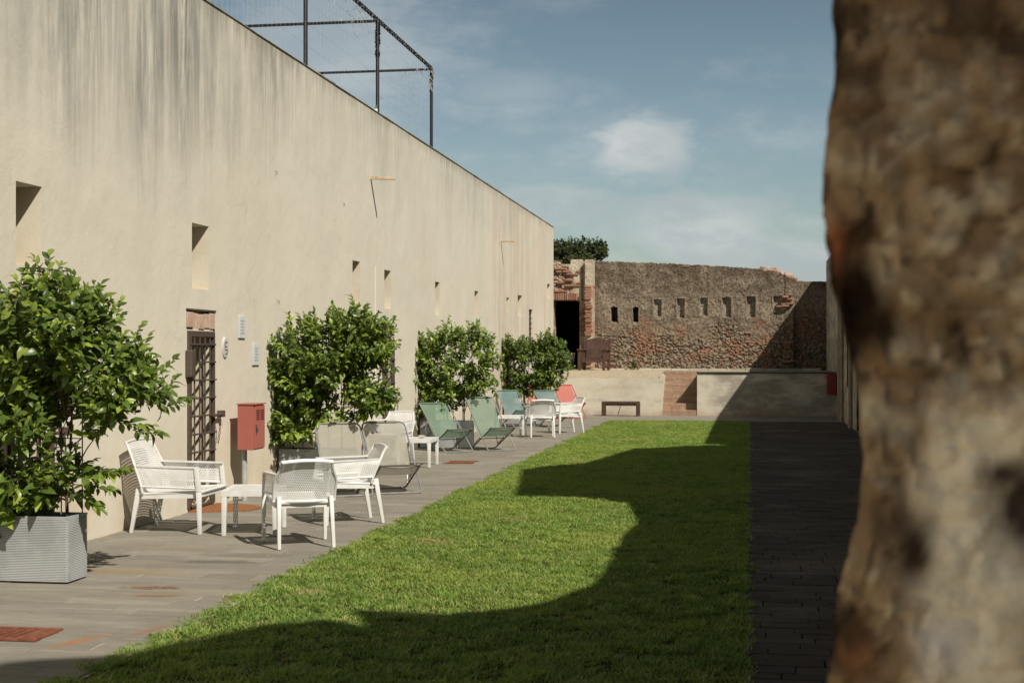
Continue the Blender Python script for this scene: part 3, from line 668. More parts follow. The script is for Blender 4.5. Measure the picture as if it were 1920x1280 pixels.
# ------------------------------------------------------------------ end walls
def fbm(p, o=4):
    v = 0; a = 1
    for i in range(o): v += a*noise.noise(p); p = Vector(p)*2.03+Vector((3.1, 1.7, 9.2)); a *= .55
    return v
def sm(a, b, x): t_ = max(0, min(1, (x-a)/(b-a))); return t_*t_*(3-2*t_)
def topline(x):
    pts = [(-4.65, 4.50), (-4.0, 4.47), (-2.45, 4.40), (-1.2, 4.33), (-.1, 4.24), (.4, 4.20), (.75, 4.16), (.85, 4.08), (1.1, 4.02), (1.28, 3.92), (1.45, 3.84), (2.6, 3.82)]
    for (a, za), (b, zb) in zip(pts, pts[1:]):
        if a <= x <= b: return za+(zb-za)*(x-a)/(b-a)
    return 4.45
def mixc(a, b, f): return tuple(p+(q-p)*f for p, q in zip(a, b))
NICHES = [(-4.11, -3.95, 2.65, 3.09, .4), (-3.47, -3.32, 2.65, 3.08, .4), (-2.83, -2.62, 2.80, 3.31, .12), (-2.15, -1.93, 2.76, 3.33, .14), (-1.45, -1.24, 2.82, 3.35, .13), (-.79, -.54, 2.77, 3.36, .14), (-.06, .18, 2.76, 3.38, .15), (.70, .94, 2.84, 3.39, .13)]
def endcol(x, z):
    p = Vector((x, 0, z)); n1_ = fbm(p*1.1+Vector((5, 0, 0)), 5); n2_ = fbm(p*3.3, 4); n3_ = noise.noise(p*22)*.6+noise.noise(p*46)*.5
    c = mixc((.125, .094, .066), (.225, .180, .130), sm(-.5, .6, n1_+n3_*.5))
    ht = (z-1.2)/3.2
    c = mixc(c, (.115, .082, .056), sm(.60, .95, ht+.22*n1_)*.75*sm(-.35, .45, noise.noise(Vector((x*5, 3, z*.8)))+n3_*.5+.15))   # mould below the crest
    c = mixc(c, (.30, .25, .19), sm(.1, .55, n2_)*.45)
    c = mixc(c, (.36, .30, .23), (1-abs(ht-.62)/.2)*.45 if abs(ht-.62) < .2 else 0)
    # rubble
    d, pts = noise.voronoi(Vector((x*7.5, .3, z*10.5))); cell = noise.cell(pts[0]*3.7) if False else (noise.noise(pts[0]*5.3)+1)/2
    rub = sm(.50, .26, ht+.18*n1_)*1.0
    e = d[1]-d[0]; joint = sm(.16, .03, e)
    stone = mixc((.23, .165, .105), (.38, .32, .24), cell)
    if cell > .68: stone = mixc(stone, (.30, .14, .09), .7)
    if cell < .3: stone = (.17, .115, .08)
    c2 = mixc(stone, (.10, .072, .05), joint*.9); c = mixc(c, c2, rub*.85)
    red = sm(.18, .42, fbm(Vector((x*1.15+2.1, 7, z*1.9)), 4)+.12*n3_)*sm(.56, .42, ht); c = mixc(c, (.30, .14, .085), red*.6)
    pit = sm(.25, .55, n3_); c = mixc(c, (.085, .06, .042), pit*.65)
    lichen = sm(.30, .6, -n3_-.1); c = mixc(c, (.44, .375, .29), lichen*.5)
    h_ = .035*n1_+.02*n2_+rub*(.055*(1-joint)*(.4+cell*.6)-.02)-pit*.03+.012*n3_
    return c, h_
def relief_wall(name, x0, x1, z0, yb, mat, parent, res=.03, niches=(), colf=endcol, top=topline, amp=1., thick=.55):
    nx = int((x1-x0)/res); nz = int(3.35/res); m = MB(); cols = []
    for j in range(nz+1):
        for i in range(nx+1):
            x = x0+(x1-x0)*i/nx; zt = top(x)+.035*noise.noise((x*5, 2, 0))+.025*noise.noise((x*15, 6, 0)); z = z0+(zt-z0)*j/nz
            c, h_ = colf(x, z); y = yb-h_*amp
            for (a, b, cc, d, dp_) in niches:
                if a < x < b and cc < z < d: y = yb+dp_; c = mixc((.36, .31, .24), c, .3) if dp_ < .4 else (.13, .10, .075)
                elif a-.05 < x < b+.05 and cc-.05 < z < d+.04: y = yb-.012*noise.noise((x*20, z*20, 0)); c = mixc(c, (.34, .29, .22), .5*sm(-.3, .5, noise.noise((x*14, z*14, 3))))
            if j == nz: c = mixc(c, (.42, .35, .25), .5)
            m.v.append((x, y, z)); cols.append(c)
    w_ = nx+1
    m.f += [(j*w_+i, j*w_+i+1, (j+1)*w_+i+1, (j+1)*w_+i) for j in range(nz) for i in range(nx)]
    b0 = len(m.v)
    for i in range(nx+1): v = m.v[nz*w_+i]; m.v.append((v[0], yb+thick, v[2]-.02)); cols.append((.36, .30, .22))
    for i in range(nx+1): v = m.v[nz*w_+i]; m.v.append((v[0], yb+thick, z0)); cols.append((.3, .25, .18))
    m.f += [(nz*w_+i, nz*w_+i+1, b0+i+1, b0+i) for i in range(nx)]+[(b0+i, b0+i+1, b0+w_+i+1, b0+w_+i) for i in range(nx)]
    m.f += [tuple(j*w_ for j in range(nz+1))[::-1]+(b0+w_, b0), tuple(j*w_+nx for j in range(nz+1))+(b0+nx, b0+w_+nx)]
    o = m.build(name, mat, parent, fix=False)
    a = o.data.color_attributes.new('tint', 'FLOAT_COLOR', 'POINT'); a.data.foreach_set('color', [q for c in cols for q in (c[0]*1.10, c[1]*1.12, c[2]*1.12, 1)])
    return o
t = NT('old_masonry', .95, .08); c = t.attr('tint', 'Color'); c = t.mix(t.rng(t.noise(15, t.map((1, 1, .8)), 8, .78), .44, .60, 0, .75), c, (.052, .037, .025)); c = t.mix(t.rng(t.noise(21, t.map(off=(3, 1, 2)), 8, .75), .56, .66, 0, .5), c, (.44, .38, .30)); t.col(c); t.bump(t.noise(28, None, 7, .75), .9, .03); M_old = t.m
ew = empty('end_wall', (0, 0, 0), label='tall weathered rubble and plaster wall with a row of niches closing the courtyard', cat='wall')
relief_wall('wall_face', -4.65, 1.06, 1.15, 43.0, M_old, ew, .03, NICHES)
def dull(x, z):
    c, h_ = endcol(x+11, z); return mixc(c, (.14, .10, .075), .35), h_
relief_wall('corner_pier', 1.06, 1.29, 1.15, 42.98, M_old, ew, .03)
relief_wall('side_wall_face', 1.29, 2.75, 1.15, 43.15, M_old, ew, .03, (), dull)
# crumbling stones on the crest
for k in range(16):
    x = .45+k*.055+random.uniform(-.02, .02); z = topline(x)+.01; m = MB(); s_ = random.uniform(.05, .11)
    m.box(-s_, s_, -.13, .13, -.04, random.uniform(.03, .07)); o = m.build('crest_stone', M_pink if k % 5 else M_brick, ew, bevel=.015, loc=(x, 43.12+random.uniform(-.03, .1), z)); o.rotation_euler = (random.uniform(-.2, .2), random.uniform(-.3, .3), random.uniform(-.5, .5))
# single bricks showing through the plaster
bk = MB(); bk.box(-.115, .115, -.04, .06, -.026, .026); import bmesh as _bm
def rough_brick(seed):
    rr = random.Random(seed); m = MB(); m.box(-.115, .115, -.04, .06, -.026, .026); m.v = [(x+rr.uniform(-.008, .008), y+rr.uniform(-.006, .006), z+rr.uniform(-.004, .004)) for x, y, z in m.v]
    me = m.mesh('brick'); me.materials.append(M_brick)
    b = _bm.new(); b.from_mesh(me); _bm.ops.bevel(b, geom=b.edges[:], offset=.006, segments=1, affect='EDGES'); b.to_mesh(me); b.free(); return me
BR = [rough_brick(i) for i in range(6)]
for (cx, cz, w_, h_, dens, yb) in ((.98, 3.15, .15, .4, .6, 42.96), (1.17, 3.3, .2, .4, .8, 42.90), (1.17, 1.75, .12, .6, .8, 42.90), (-3.1, 2.1, .4, .5, .2, 42.99), (-.15, 2.15, .25, .5, .25, 42.99), (1.7, 2.7, .35, .45, .25, 43.12)):
    z = cz-h_/2; r_ = 0
    while z < cz+h_/2:
        x = cx-w_/2+(r_ % 2)*.12
        while x < cx+w_/2:
            if random.random() < dens: inst(random.choice(BR), 'brick', ew, (x, yb+random.uniform(-.015, .02), z), (0, random.uniform(-.03, .03), random.uniform(-.03, .03)), (random.uniform(.6, 1.), 1, random.uniform(.8, 1.1)))
            x += .25
        z += .068; r_ += 1

# ruined doorway block at the left
ru = empty('ruined_gatehouse', (0, 0, 0), label='pale ruined brick doorway block joining cream building and rubble wall', cat='building')
def rucol(x, z):
    p = Vector((x, 4, z)); n1_ = fbm(p*1.4, 4); n3_ = noise.noise(p*17)
    c = mixc((.46, .405, .31), (.54, .48, .375), sm(-.4, .5, n1_)); c = mixc(c, (.36, .31, .24), sm(.25, .6, n3_)*.5)
    d, pts = noise.voronoi(Vector((x*7, .3, z*11))); e = d[1]-d[0]; ex = sm(-5.15, -5.35, x+.25*n1_)*sm(4.6, 4.2, z)
    jt = sm(.14, .03, e); c = mixc(c, mixc(mixc((.44, .35, .26), (.36, .17, .10), (noise.noise(pts[0]*4)+1)/2), (.16, .12, .08), jt), ex*.8)
    return c, .015*n1_+ex*(-.03-.03*jt)+.01*n3_
def rutop(x): return 4.52+.04*noise.noise((x*3, 1, 1))-(.14 if -5.65 < x < -5.3 else 0)-(0.07 if x < -5.65 else 0)
def rusub(name, x0, x1, z0, z1, y, thick, colf=rucol, top=None):
    res = .03; nx = max(2, int((x1-x0)/res)); nz = max(2, int((z1-z0)/res)); m = MB(); cols = []
    for j in range(nz+1):
        for i in range(nx+1):
            x = x0+(x1-x0)*i/nx; zt = top(x) if top else z1; z = z0+(zt-z0)*j/nz; c, h_ = colf(x, z); m.v.append((x, y-h_, z)); cols.append(c)
    w_ = nx+1; m.f += [(j*w_+i, j*w_+i+1, (j+1)*w_+i+1, (j+1)*w_+i) for j in range(nz) for i in range(nx)]
    ringi = list(range(w_))+[j*w_+nx for j in range(1, nz+1)]+[nz*w_+i for i in range(nx-1, -1, -1)]+[j*w_ for j in range(nz-1, 0, -1)]
    b0 = len(m.v)
    for q in ringi: v = m.v[q]; m.v.append((v[0], y+thick, v[2])); cols.append(cols[q])
    k_ = len(ringi); m.f += [(ringi[(q+1) % k_], ringi[q], b0+q, b0+(q+1) % k_) for q in range(k_)]; m.f.append(tuple(b0+q for q in range(k_))[::-1])
    o = m.build(name, M_old2, ru, fix=False); a = o.data.color_attributes.new('tint', 'FLOAT_COLOR', 'POINT'); a.data.foreach_set('color', [q for c in cols for q in c+(1,)]); return o
t = NT('pale_masonry', .95, .08); c = t.attr('tint', 'Color'); c = t.mix(t.rng(t.noise(20, None, 6, .7), .45, .68, 0, .3), c, (.22, .17, .12)); t.col(c); t.bump(t.noise(26, None, 6, .7), .6, .02); M_old2 = t.m
rusub('wall_above_door', -5.95, -4.98, 3.28, 4.52, 42.55, .5, top=rutop)
rusub('wall_left_of_door', -5.95, -5.82, 1.15, 3.279, 42.55, .5)
def pcol(x, z):
    c, h_ = rucol(x, z); c = mixc(c, (.42, .36, .27), .5)
    if z < 3.75: c = mixc(c, (.38, .22, .14), .75*sm(-.5, .3, noise.noise((x*3, 2, z*3))))
    return c, h_+.02*noise.noise((x*9, 1, z*9))
rusub('pier', -5.04, -4.86, 1.15, 3.279, 42.56, .45, colf=pcol)
rusub('pier_front', -4.85, -4.62, 1.15, 4.50, 42.36, .62, colf=pcol)
rusub('pier_back', -4.979, -4.851, 3.30, 4.46, 42.62, .4, colf=pcol)
for z in [1.3+i*.068 for i in range(36)]:
    if random.random() < .62: inst(random.choice(BR), 'brick', ru, (-4.74+random.uniform(-.03, .02), 42.33+random.uniform(-.01, .02), z), (0, random.uniform(-.04, .04), 0), (.85, 1, 1.05))
    if random.random() < .4 and z < 3.2: inst(random.choice(BR), 'brick', ru, (-4.96, 42.53, z), (0, 0, 0), (.55, 1, 1.05))
for k in range(11): inst(BR[k % 6], 'brick', ru, (-5.80+k*.068, 42.51, 3.40), (0, R(90), 0), (.9, 1, 1))
for r_ in range(9):
    for k in range(4):
        if random.random() < .42: inst(random.choice(BR), 'brick', ru, (-5.75+k*.2+(r_ % 2)*.1+random.uniform(-.03, .03), 42.55, 3.56+r_*.085), (0, random.uniform(-.06, .06), 0), (random.uniform(.6, 1.1), 1, random.uniform(.9, 1.3)))
m = MB()   # box added behind the doorway, coloured dark to keep the opening dark
m.box(-7.6, -4.7, 43.1, 45.6, 1.1, 3.7); me_ = m.mesh('x'); m2 = MB(); v = m.v
m2.quad((-7.6, 45.6, 1.1), (-4.6, 45.6, 1.1), (-4.6, 45.6, 3.7), (-7.6, 45.6, 3.7)); m2.quad((-7.6, 43, 1.1), (-7.6, 45.6, 1.1), (-7.6, 45.6, 3.7), (-7.6, 43, 3.7)); m2.quad((-4.65, 43, 1.1), (-4.65, 45.6, 1.1), (-4.65, 45.6, 3.7), (-4.65, 43, 3.7))
m2.quad((-7.6, 42.6, 3.7), (-4.6, 42.6, 3.7), (-4.6, 45.6, 3.7), (-7.6, 45.6, 3.7)); m2.quad((-7.6, 42.6, 1.19), (-4.6, 42.6, 1.19), (-4.6, 45.6, 1.19), (-7.6, 45.6, 1.19)); m2.quad((-7.6, 42.9, 1.1), (-5.95, 42.9, 1.1), (-5.95, 42.9, 3.7), (-7.6, 42.9, 3.7))
m2.build('dark_box_behind', M_dark, ru, fix=False)
# small weed
def weed(loc, s_, lb):
    o = empty('weed', loc, label=lb, cat='plant'); m = MB(); rr = random.Random(4)
    for k in range(70):
        a = rr.uniform(0, 6.28); e = rr.uniform(.2, 1.4); l_ = s_*rr.uniform(.4, 1); d = Vector((math.cos(a)*math.cos(e), math.sin(a)*math.cos(e), math.sin(e))); p = d*l_*.6; q = d.cross(Vector((0, 0, 1))).normalized()*l_*.12
        m.add([p, p+d*l_*.25+q, p+d*l_*.5, p+d*l_*.25-q], [(0, 1, 2, 3)])
    m.build('leaves', M_leaf, o, fix=False)
weed((-3.42, 42.8, 1.2), .24, 'small green weed at the foot of the rubble wall')

# ------------------------------------------------------------------ right building and the unseen wall shaped to cast the shade
RX = 2.25
rb = empty('right_building', (0, 0, 0), label='low cream plastered building along the right of the shaded path', cat='building')
holes = [(37.31, 37.9, .04, 2.04), (33.6, 34.0, .9, 3.0), (30.2, 31.0, .04, 2.1), (26.0, 26.4, .9, 2.6)]
ysx = sorted({23.14, 43.1, *[q for h_ in holes for q in h_[:2]]}); zs = sorted({0, 4.42, *[q for h_ in holes for q in h_[2:]]}); m = MB()
for i in range(len(ysx)-1):
    for j in range(len(zs)-1):
        cy, cz = (ysx[i]+ysx[i+1])/2, (zs[j]+zs[j+1])/2
        if any(a < cy < b and c < cz < d for a, b, c, d in holes): continue
        m.quad((RX, ysx[i], zs[j]), (RX, ysx[i+1], zs[j]), (RX, ysx[i+1], zs[j+1]), (RX, ysx[i], zs[j+1]))
m.quad((RX, 23.14, 4.42), (RX, 43.1, 4.42), (8, 43.1, 4.42), (8, 23.14, 4.42)); m.quad((8, 23.14, 0), (8, 43.1, 0), (8, 43.1, 4.42), (8, 23.14, 4.42)); m.quad((RX, 43.1, 0), (8, 43.1, 0), (8, 43.1, 4.42), (RX, 43.1, 4.42)); m.quad((RX, 23.14, 0), (8, 23.14, 0), (8, 23.14, 4.42), (RX, 23.14, 4.42))
m.build('wall', M_ret, rb, fix=False)
for a, b, c, d in holes:
    m = MB(); x0, x1 = RX, RX+.3
    m.quad((x0, a, c), (x1, a, c), (x1, a, d), (x0, a, d)); m.quad((x0, b, c), (x0, b, d), (x1, b, d), (x1, b, c)); m.quad((x0, a, d), (x1, a, d), (x1, b, d), (x0, b, d)); m.quad((x0, a, c), (x0, b, c), (x1, b, c), (x1, a, c)); m.quad((x1, a, c), (x1, b, c), (x1, b, d), (x1, a, d))
    m.build('door' if c < .1 else 'window', M_dark, rb, fix=False)
for y_ in (36.2, 35.2, 32.2, 29.0): m = MB(); m.tube([(RX-.05, y_, .02), (RX-.05, y_, 4.3)], .045, 8); m.build('downpipe', simple('pipe', (.33, .27, .19), .7), rb, True)
o = empty('red_box', (RX-.15, 38.0, .62), label='dark red metal box at the right end of the terrace wall', cat='cabinet')
m = MB(); m.box(-.1, .148, -.13, .13, 0, .55); m.build('box_body', simple('dark_red_paint', (.26, .03, .022), .5), o, bevel=.01); m = MB(); m.box(-.09, .13, -.142, -.131, .02, .53); m.build('box_door', simple('dark_red_paint2', (.28, .035, .025), .5), o, bevel=.004)
# unseen wall shaped to cast the shade: profile (Y,Z)
k_ = 1.43*.35
prof = [(1.45, 8.31), (2.36, 7.46), (3.0, 7.16), (3.62, 6.86), (4.05, 6.48), (4.10, 6.16), (4.22, 5.94), (4.40, 6.16), (4.55, 6.33), (4.78, 5.98), (5.13, 5.38), (6.03, 4.7), (7.07, 4.33), (7.6, 4.28), (9.0, 4.32), (10.03, 4.36), (10.72, 4.26), (12.40, 4.62), (12.43, 5.49), (11.73, 6.55), (14.92, 7.26), (15.85, 6.92), (16.9, 6.23), (17.91, 6.03), (20.75, 5.56), (23.13, 3.79)]
prof = [(y-.95*.35, z+1.43*.35) for y, z in prof]
poly = [(-2.4, 0), (-2.4, 8.9)]
for (a, za), (b, zb) in zip(prof, prof[1:]):
    n_ = max(1, int(math.hypot(b-a, zb-za)/.25))
    for i in range(n_):
        t_ = i/n_; j_ = .035*noise.noise((a+(b-a)*t_*3, za+(zb-za)*t_*3, 2)); poly.append((a+(b-a)*t_+j_*.6, za+(zb-za)*t_+j_))
poly += [prof[-1], (22.9, 0)]
rw = empty('shade_caster_wall', (0, 0, 0), label='tall broken masonry wall on the right that shades path and lawn', cat='wall')
t = NT('side_masonry', .95, .08)
c = t.ramp(t.noise(1.2, None, 8, .7), [(.3, (.20, .14, .09)), (.5, (.30, .23, .15)), (.7, (.40, .33, .24))]); c = t.mix(t.rng(t.vor(5, t.map((1, 1, 1.6)), 'DISTANCE_TO_EDGE'), .06, 0, 0, .6), c, (.14, .1, .07)); t.col(c); t.bump(t.noise(9, None, 8, .7), .9, .06); M_side = t.m
ci = max(k for k, p in enumerate(poly) if p[0] < 4.7 and p[1] > 5.4 and k < len(poly)//2); yc = poly[ci][0]
m = MB(); m.prism(poly[:ci+1]+[(yc, 0)], RX, RX+.16, 'x'); m.build('wall', M_side, rw)
m = MB(); m.prism([(yc+.001, 0)]+poly[ci:], RX, RX+.6, 'x'); m.build('wall', M_side, rw)

# ------------------------------------------------------------------ rough stone pier in the near foreground
fp = empty('stone_pier', (0, 0, 0), label='rough brown stone pier very close to the camera, out of focus', cat='pier')
def pierx(z):
    pts = [(0, .10), (1.36, .069), (1.44, .076), (1.50, .094), (1.56, .098), (1.62, .094), (1.66, .086), (1.72, .070), (1.78, .066), (1.87, .071), (1.97, .077), (3.6, .09)]
    for (a, xa), (b, xb) in zip(pts, pts[1:]):
        if a <= z <= b: return xa+(xb-xa)*(z-a)/(b-a)
    return .09
_px = pierx
def pierx(z): return _px(z)-.001
def blob(x, z, cx, cz, rx_, rz): return math.exp(-(((x-cx)/rx_)**2+((z-cz)/rz)**2))
def piercol(x, z):
    x += .003
    p = Vector((x, 2, z)); n1_ = fbm(p*9, 4); n2_ = fbm(p*30+Vector((3, 3, 3)), 3); n3_ = fbm(p*5+Vector((9, 1, 1)), 3)
    d, pts = noise.voronoi(Vector((x*34+n1_*.5, .3, z*30+n2_*.35))); cell = (noise.noise(pts[0]*3.3)+1)/2; e = d[1]-d[0]; jt = sm(.22, .04, e)
    c = mixc((.20, .125, .065), (.46, .345, .225), sm(.15, .85, cell)); c = mixc(c, (.36, .20, .10), sm(.1, .45, n3_)*.6)
    c = mixc(c, (.58, .50, .385), sm(.12, .5, n2_*.8+n1_*.4)*.8)
    c = mixc(c, (.13, .09, .055), jt*.4)
    c = mixc(c, (.045, .028, .018), sm(.16, .42, -n1_*.8-n2_*.4)*.95)
    c = mixc(c, (.12, .08, .05), sm(1.70, 1.95, z)*.40+sm(.16, .02, x-.02*n1_)*.35)  # darker top; shading of the left strip is put into the colour
    pl = sm(-.01, .025, (x-.143)+.03*n1_-.10*max(0, z-1.54))*sm(1.64, 1.57, z+.03*n2_); c = mixc(c, mixc((.88, .80, .66), (.70, .60, .46), sm(0, .5, n1_)), pl*.92)
    c = mixc(c, (.70, .66, .63), min(1, blob(x, z, .172, 1.395, .020, .016)*1.4)); c = mixc(c, (.06, .045, .04), min(1, blob(x, z, .245, 1.515, .022, .035)*1.5)); c = mixc(c, (.08, .06, .05), min(1, blob(x, z, .225, 1.545, .02, .012)*1.2))
    c = mixc(c, (.46, .40, .30), min(1, blob(x, z, .112, 1.60, .018, .018)*1.2)); c = mixc(c, (.50, .43, .33), min(1, blob(x, z, .135, 1.585, .013, .013)*1.2))
    c = mixc(c, (.26, .095, .045), min(1, blob(x, z, .080, 1.745, .012, .035)*1.1)); c = mixc(c, (.030, .017, .010), min(1, blob(x, z, .100, 1.695, .019, .040)*1.8)); c = mixc(c, (.03, .02, .012), min(1, blob(x, z, .122, 1.675, .012, .022)*1.3))
    c = mixc(c, (.34, .17, .08), min(1, blob(x, z, .098, 1.375, .016, .02)*.7)); c = mixc(c, (.05, .032, .02), min(1, blob(x, z, .148, 1.475, .014, .022)*1.5)); c = mixc(c, (.10, .065, .04), min(1, blob(x, z, .125, 1.50, .02, .02)))
    c = (c[0]*1.42, c[1]*1.38, c[2]*1.30)
    h_ = .010*n1_+.005*n2_+.012*n3_-.006*jt-.03*blob(x, z, .100, 1.700, .020, .045)-.02*blob(x, z, .245, 1.515, .022, .035)-.015*blob(x, z, .145, 1.475, .012, .02)
    return c, h_
m = MB(); cols = []; zs_ = [0, .3, .6, .9, 1.1, 1.25]+[1.32+i*.006 for i in range(120)]+[2.08, 2.2, 2.4, 2.7, 3.0, 3.3, 3.6]
dep = [1.95, 1.8, 1.6, 1.45, 1.36, 1.31]; nxp = 110; row = len(dep)+nxp
for z in zs_:
    x_e = pierx(z)
    for y in dep:
        c, h_ = piercol(.07-(y-1.3)*.4, z+.5); cols.append(c); m.v.append((x_e-h_*.3+(y-1.3)*.16+.006*noise.noise((y*9, z*9, 1)), y, z))
    for i in range(nxp):
        t_ = i/(nxp-1); x = x_e+.004+(t_**1.35)*1.3; c, h_ = piercol(x, z); cols.append(c); m.v.append((x, 1.295-h_+.008*max(0, 1-i/3), z))
m.f += [(j*row+i, j*row+i+1, (j+1)*row+i+1, (j+1)*row+i) for j in range(len(zs_)-1) for i in range(row-1)]
b0 = len(m.v); m.v += [(1.4, 1.95, z) for z in (0, 3.6)]; cols += [(.3, .25, .2)]*2; T = (len(zs_)-1)*row
m.f += [tuple(T+i for i in range(row))+(b0+1,), (row-1, T+row-1, b0+1, b0), (0, b0, b0+1)+tuple(j*row for j in range(len(zs_)-1, 0, -1))]
o = m.build('pier_face', M_old2, fp, True, fix=False); a = o.data.color_attributes.new('tint', 'FLOAT_COLOR', 'POINT'); a.data.foreach_set('color', [q for c in cols for q in c+(1,)])

# ------------------------------------------------------------------ hill and trees beyond
m = MB(); n_ = 40
def hz(x, y): return (6.0+3.3*sm(-4, -13.5, x)+1.0*sm(-13, -18, x))*sm(70, 116, y)+.5*noise.noise((x*.2, y*.2, 0))-.4
for i in range(n_):
    for j in range(n_):
        xa, xb = -120+130*i/n_, -120+130*(i+1)/n_; ya, yb = 62+160*j/n_, 62+160*(j+1)/n_
        m.quad((xa, ya, hz(xa, ya)), (xb, ya, hz(xb, ya)), (xb, yb, hz(xb, yb)), (xa, yb, hz(xa, yb)))
tag(m.build('hill', M_hill, fix=False), kind='structure')
def far_tree(x, y, z0, h_, r_, seed, lb, nleaf=2600):
    rr = random.Random(seed); o = empty('tree', (x, y, z0), label=lb, cat='tree', group='dark trees on the hill beyond the wall')
    m = MB(); m.tube([(0, 0, -.3), (.1, 0, h_*.3), (-.05, .1, h_*.6)], .22, 7, r2=.08)
    for k in range(5): a = rr.uniform(0, 6.28); m.tube([(0, 0, h_*.25), (math.cos(a)*r_*.35, math.sin(a)*r_*.35, h_*.5), (math.cos(a)*r_*.7, math.sin(a)*r_*.7, h_*.7)], .09, 5, r2=.03)
    m.build('trunk', M_stem, o)
    cl = [(rr.uniform(-1, 1)*r_*.75, rr.uniform(-1, 1)*r_*.6, h_*rr.uniform(.35, .92), r_*rr.uniform(.25, .45)) for k in range(11)]
    m = MB(); tn = []
    for k in range(nleaf):
        cx, cy, cz, cr_ = rr.choice(cl); d = Vector((rr.gauss(0, 1), rr.gauss(0, 1), rr.gauss(0, 1))).normalized(); rad = cr_*rr.uniform(.55, 1.08); p = Vector((cx, cy, cz))+d*rad*Vector((1, 1, .8)).x
        u = Vector((rr.gauss(0, 1), rr.gauss(0, 1), rr.gauss(0, 1))).normalized(); v_ = u.cross(d).normalized(); s_ = rr.uniform(.09, .2)
        m.add([p-u*s_, p+v_*s_*.6, p+u*s_, p-v_*s_*.6], [(0, 1, 2, 3)]); tn += [rr.random()]*4
    q = m.build('crown', M_treeleaf, o, fix=False); a = q.data.attributes.new('tone', 'FLOAT', 'POINT'); a.data.foreach_set('value', tn)
for (x, y, zt, r_, sd, lb) in ((-13.0, 113, 9.35, 1.0, 8, 'small dark tree in front, right of the hill row centre'), (-16.4, 114, 10.6, 1.7, 9, 'dark tree low in front beside the building corner'), (-16.9, 118, 11.9, 2.2, 1, 'dark rounded tree nearest the cream building corner, tallest of the row'), (-15.2, 122, 11.1, 2.3, 2, 'dark tree second from the building corner on the hill'), (-13.4, 118, 10.9, 2.0, 3, 'broad dark tree in the middle of the hill row'), (-14.0, 116, 10.6, 1.4, 4, 'smaller dark tree where the hill row slopes down'), (-13.6, 113, 9.55, 1.2, 5, 'lowest dark tree at the right end of the hill row'), (-19.5, 119, 12.8, 2.6, 6, 'dark tree hidden behind the cream building roof'), (-14.3, 114, 9.6, 1.8, 7, 'dark bushy tree in front of the hill row')):
    h_ = 3.6; far_tree(x, y, zt-h_*.98, h_, r_, sd, lb)

# ------------------------------------------------------------------ planters and shrubs
def planter(x0, x1, y0, dpt, lb):
    o = empty('trough_planter', ((x0+x1)/2, y0+dpt/2, .03), label=lb, cat='planter', group='grey ribbed trough planters')
    w_, d_, h_ = (x1-x0)/2, dpt/2, .46; m = MB(); n_ = 38
    prof = []
    for i in range(n_):
        z0_ = .012+(h_-.012)*i/n_; dz = (h_-.012)/n_
        prof += [(0, z0_), (.0035, z0_+dz*.3), (.0035, z0_+dz*.72), (0, z0_+dz*.98)]
    ring = []
    ch = .012
    for e, z in prof:
        a, b = w_-.004+e, d_-.004+e
        ring.append([(-a+ch, -b, z), (a-ch, -b, z), (a, -b+ch, z), (a, b-ch, z), (a-ch, b, z), (-a+ch, b, z), (-a, b-ch, z), (-a, -b+ch, z)])
    for r_ in ring: m.v += r_
    m.f += [(i*8+k, i*8+(k+1) % 8, (i+1)*8+(k+1) % 8, (i+1)*8+k) for i in range(len(ring)-1) for k in range(8)]
    m.build('trough', M_plant, o, fix=False)
    m = MB(); a, b = w_-.002, d_-.002
    for (xa, xb, ya, yb) in ((-a, a, -b, -b+.022), (-a, a, b-.022, b), (-a, -a+.022, -b+.023, b-.023), (a-.022, a, -b+.023, b-.023)): m.box(xa, xb, ya, yb, h_+.001, h_+.014)
    m.build('rim', M_plant, o)
    m = MB(); m.box(-a+.022, a-.022, -b+.022, b-.022, h_-.09, h_-.05); m.build('potting_soil', simple('potting_soil', (.03, .02, .014), .95, .1, .3, 30, .8), o)
    m = MB(); m.box(-a+.03, a-.03, -b+.03, b-.03, 0, .011); m.build('base', M_black, o)
    return o
def leaf_mesh(L, W, bend, seed=0):
    m = MB(); rr = random.Random(seed); pts = [(0, 0), (.25, .75), (.55, 1), (.82, .55), (1, 0)]; vs = []
    for t_, w_ in pts:
        x = L*t_; z = -bend*L*t_*t_; vs += [(x, -W/2*w_, z+.16*W*w_), (x, 0, z), (x, W/2*w_, z+.16*W*w_)]
    fs = []
    for i in range(4):
        for j in range(2): fs.append((i*3+j, (i+1)*3+j, (i+1)*3+j+1, i*3+j+1))
    m.add(vs, fs); return m
LEAF = [leaf_mesh(.092, .052, .22), leaf_mesh(.080, .048, .45), leaf_mesh(.102, .056, .65), leaf_mesh(.062, .036, .1)]
LEAFM = []
for q in LEAF:
    me = q.mesh('leaf'); me.materials.append(M_leaf)
    for p in me.polygons: p.use_smooth = True
    LEAFM.append(me)
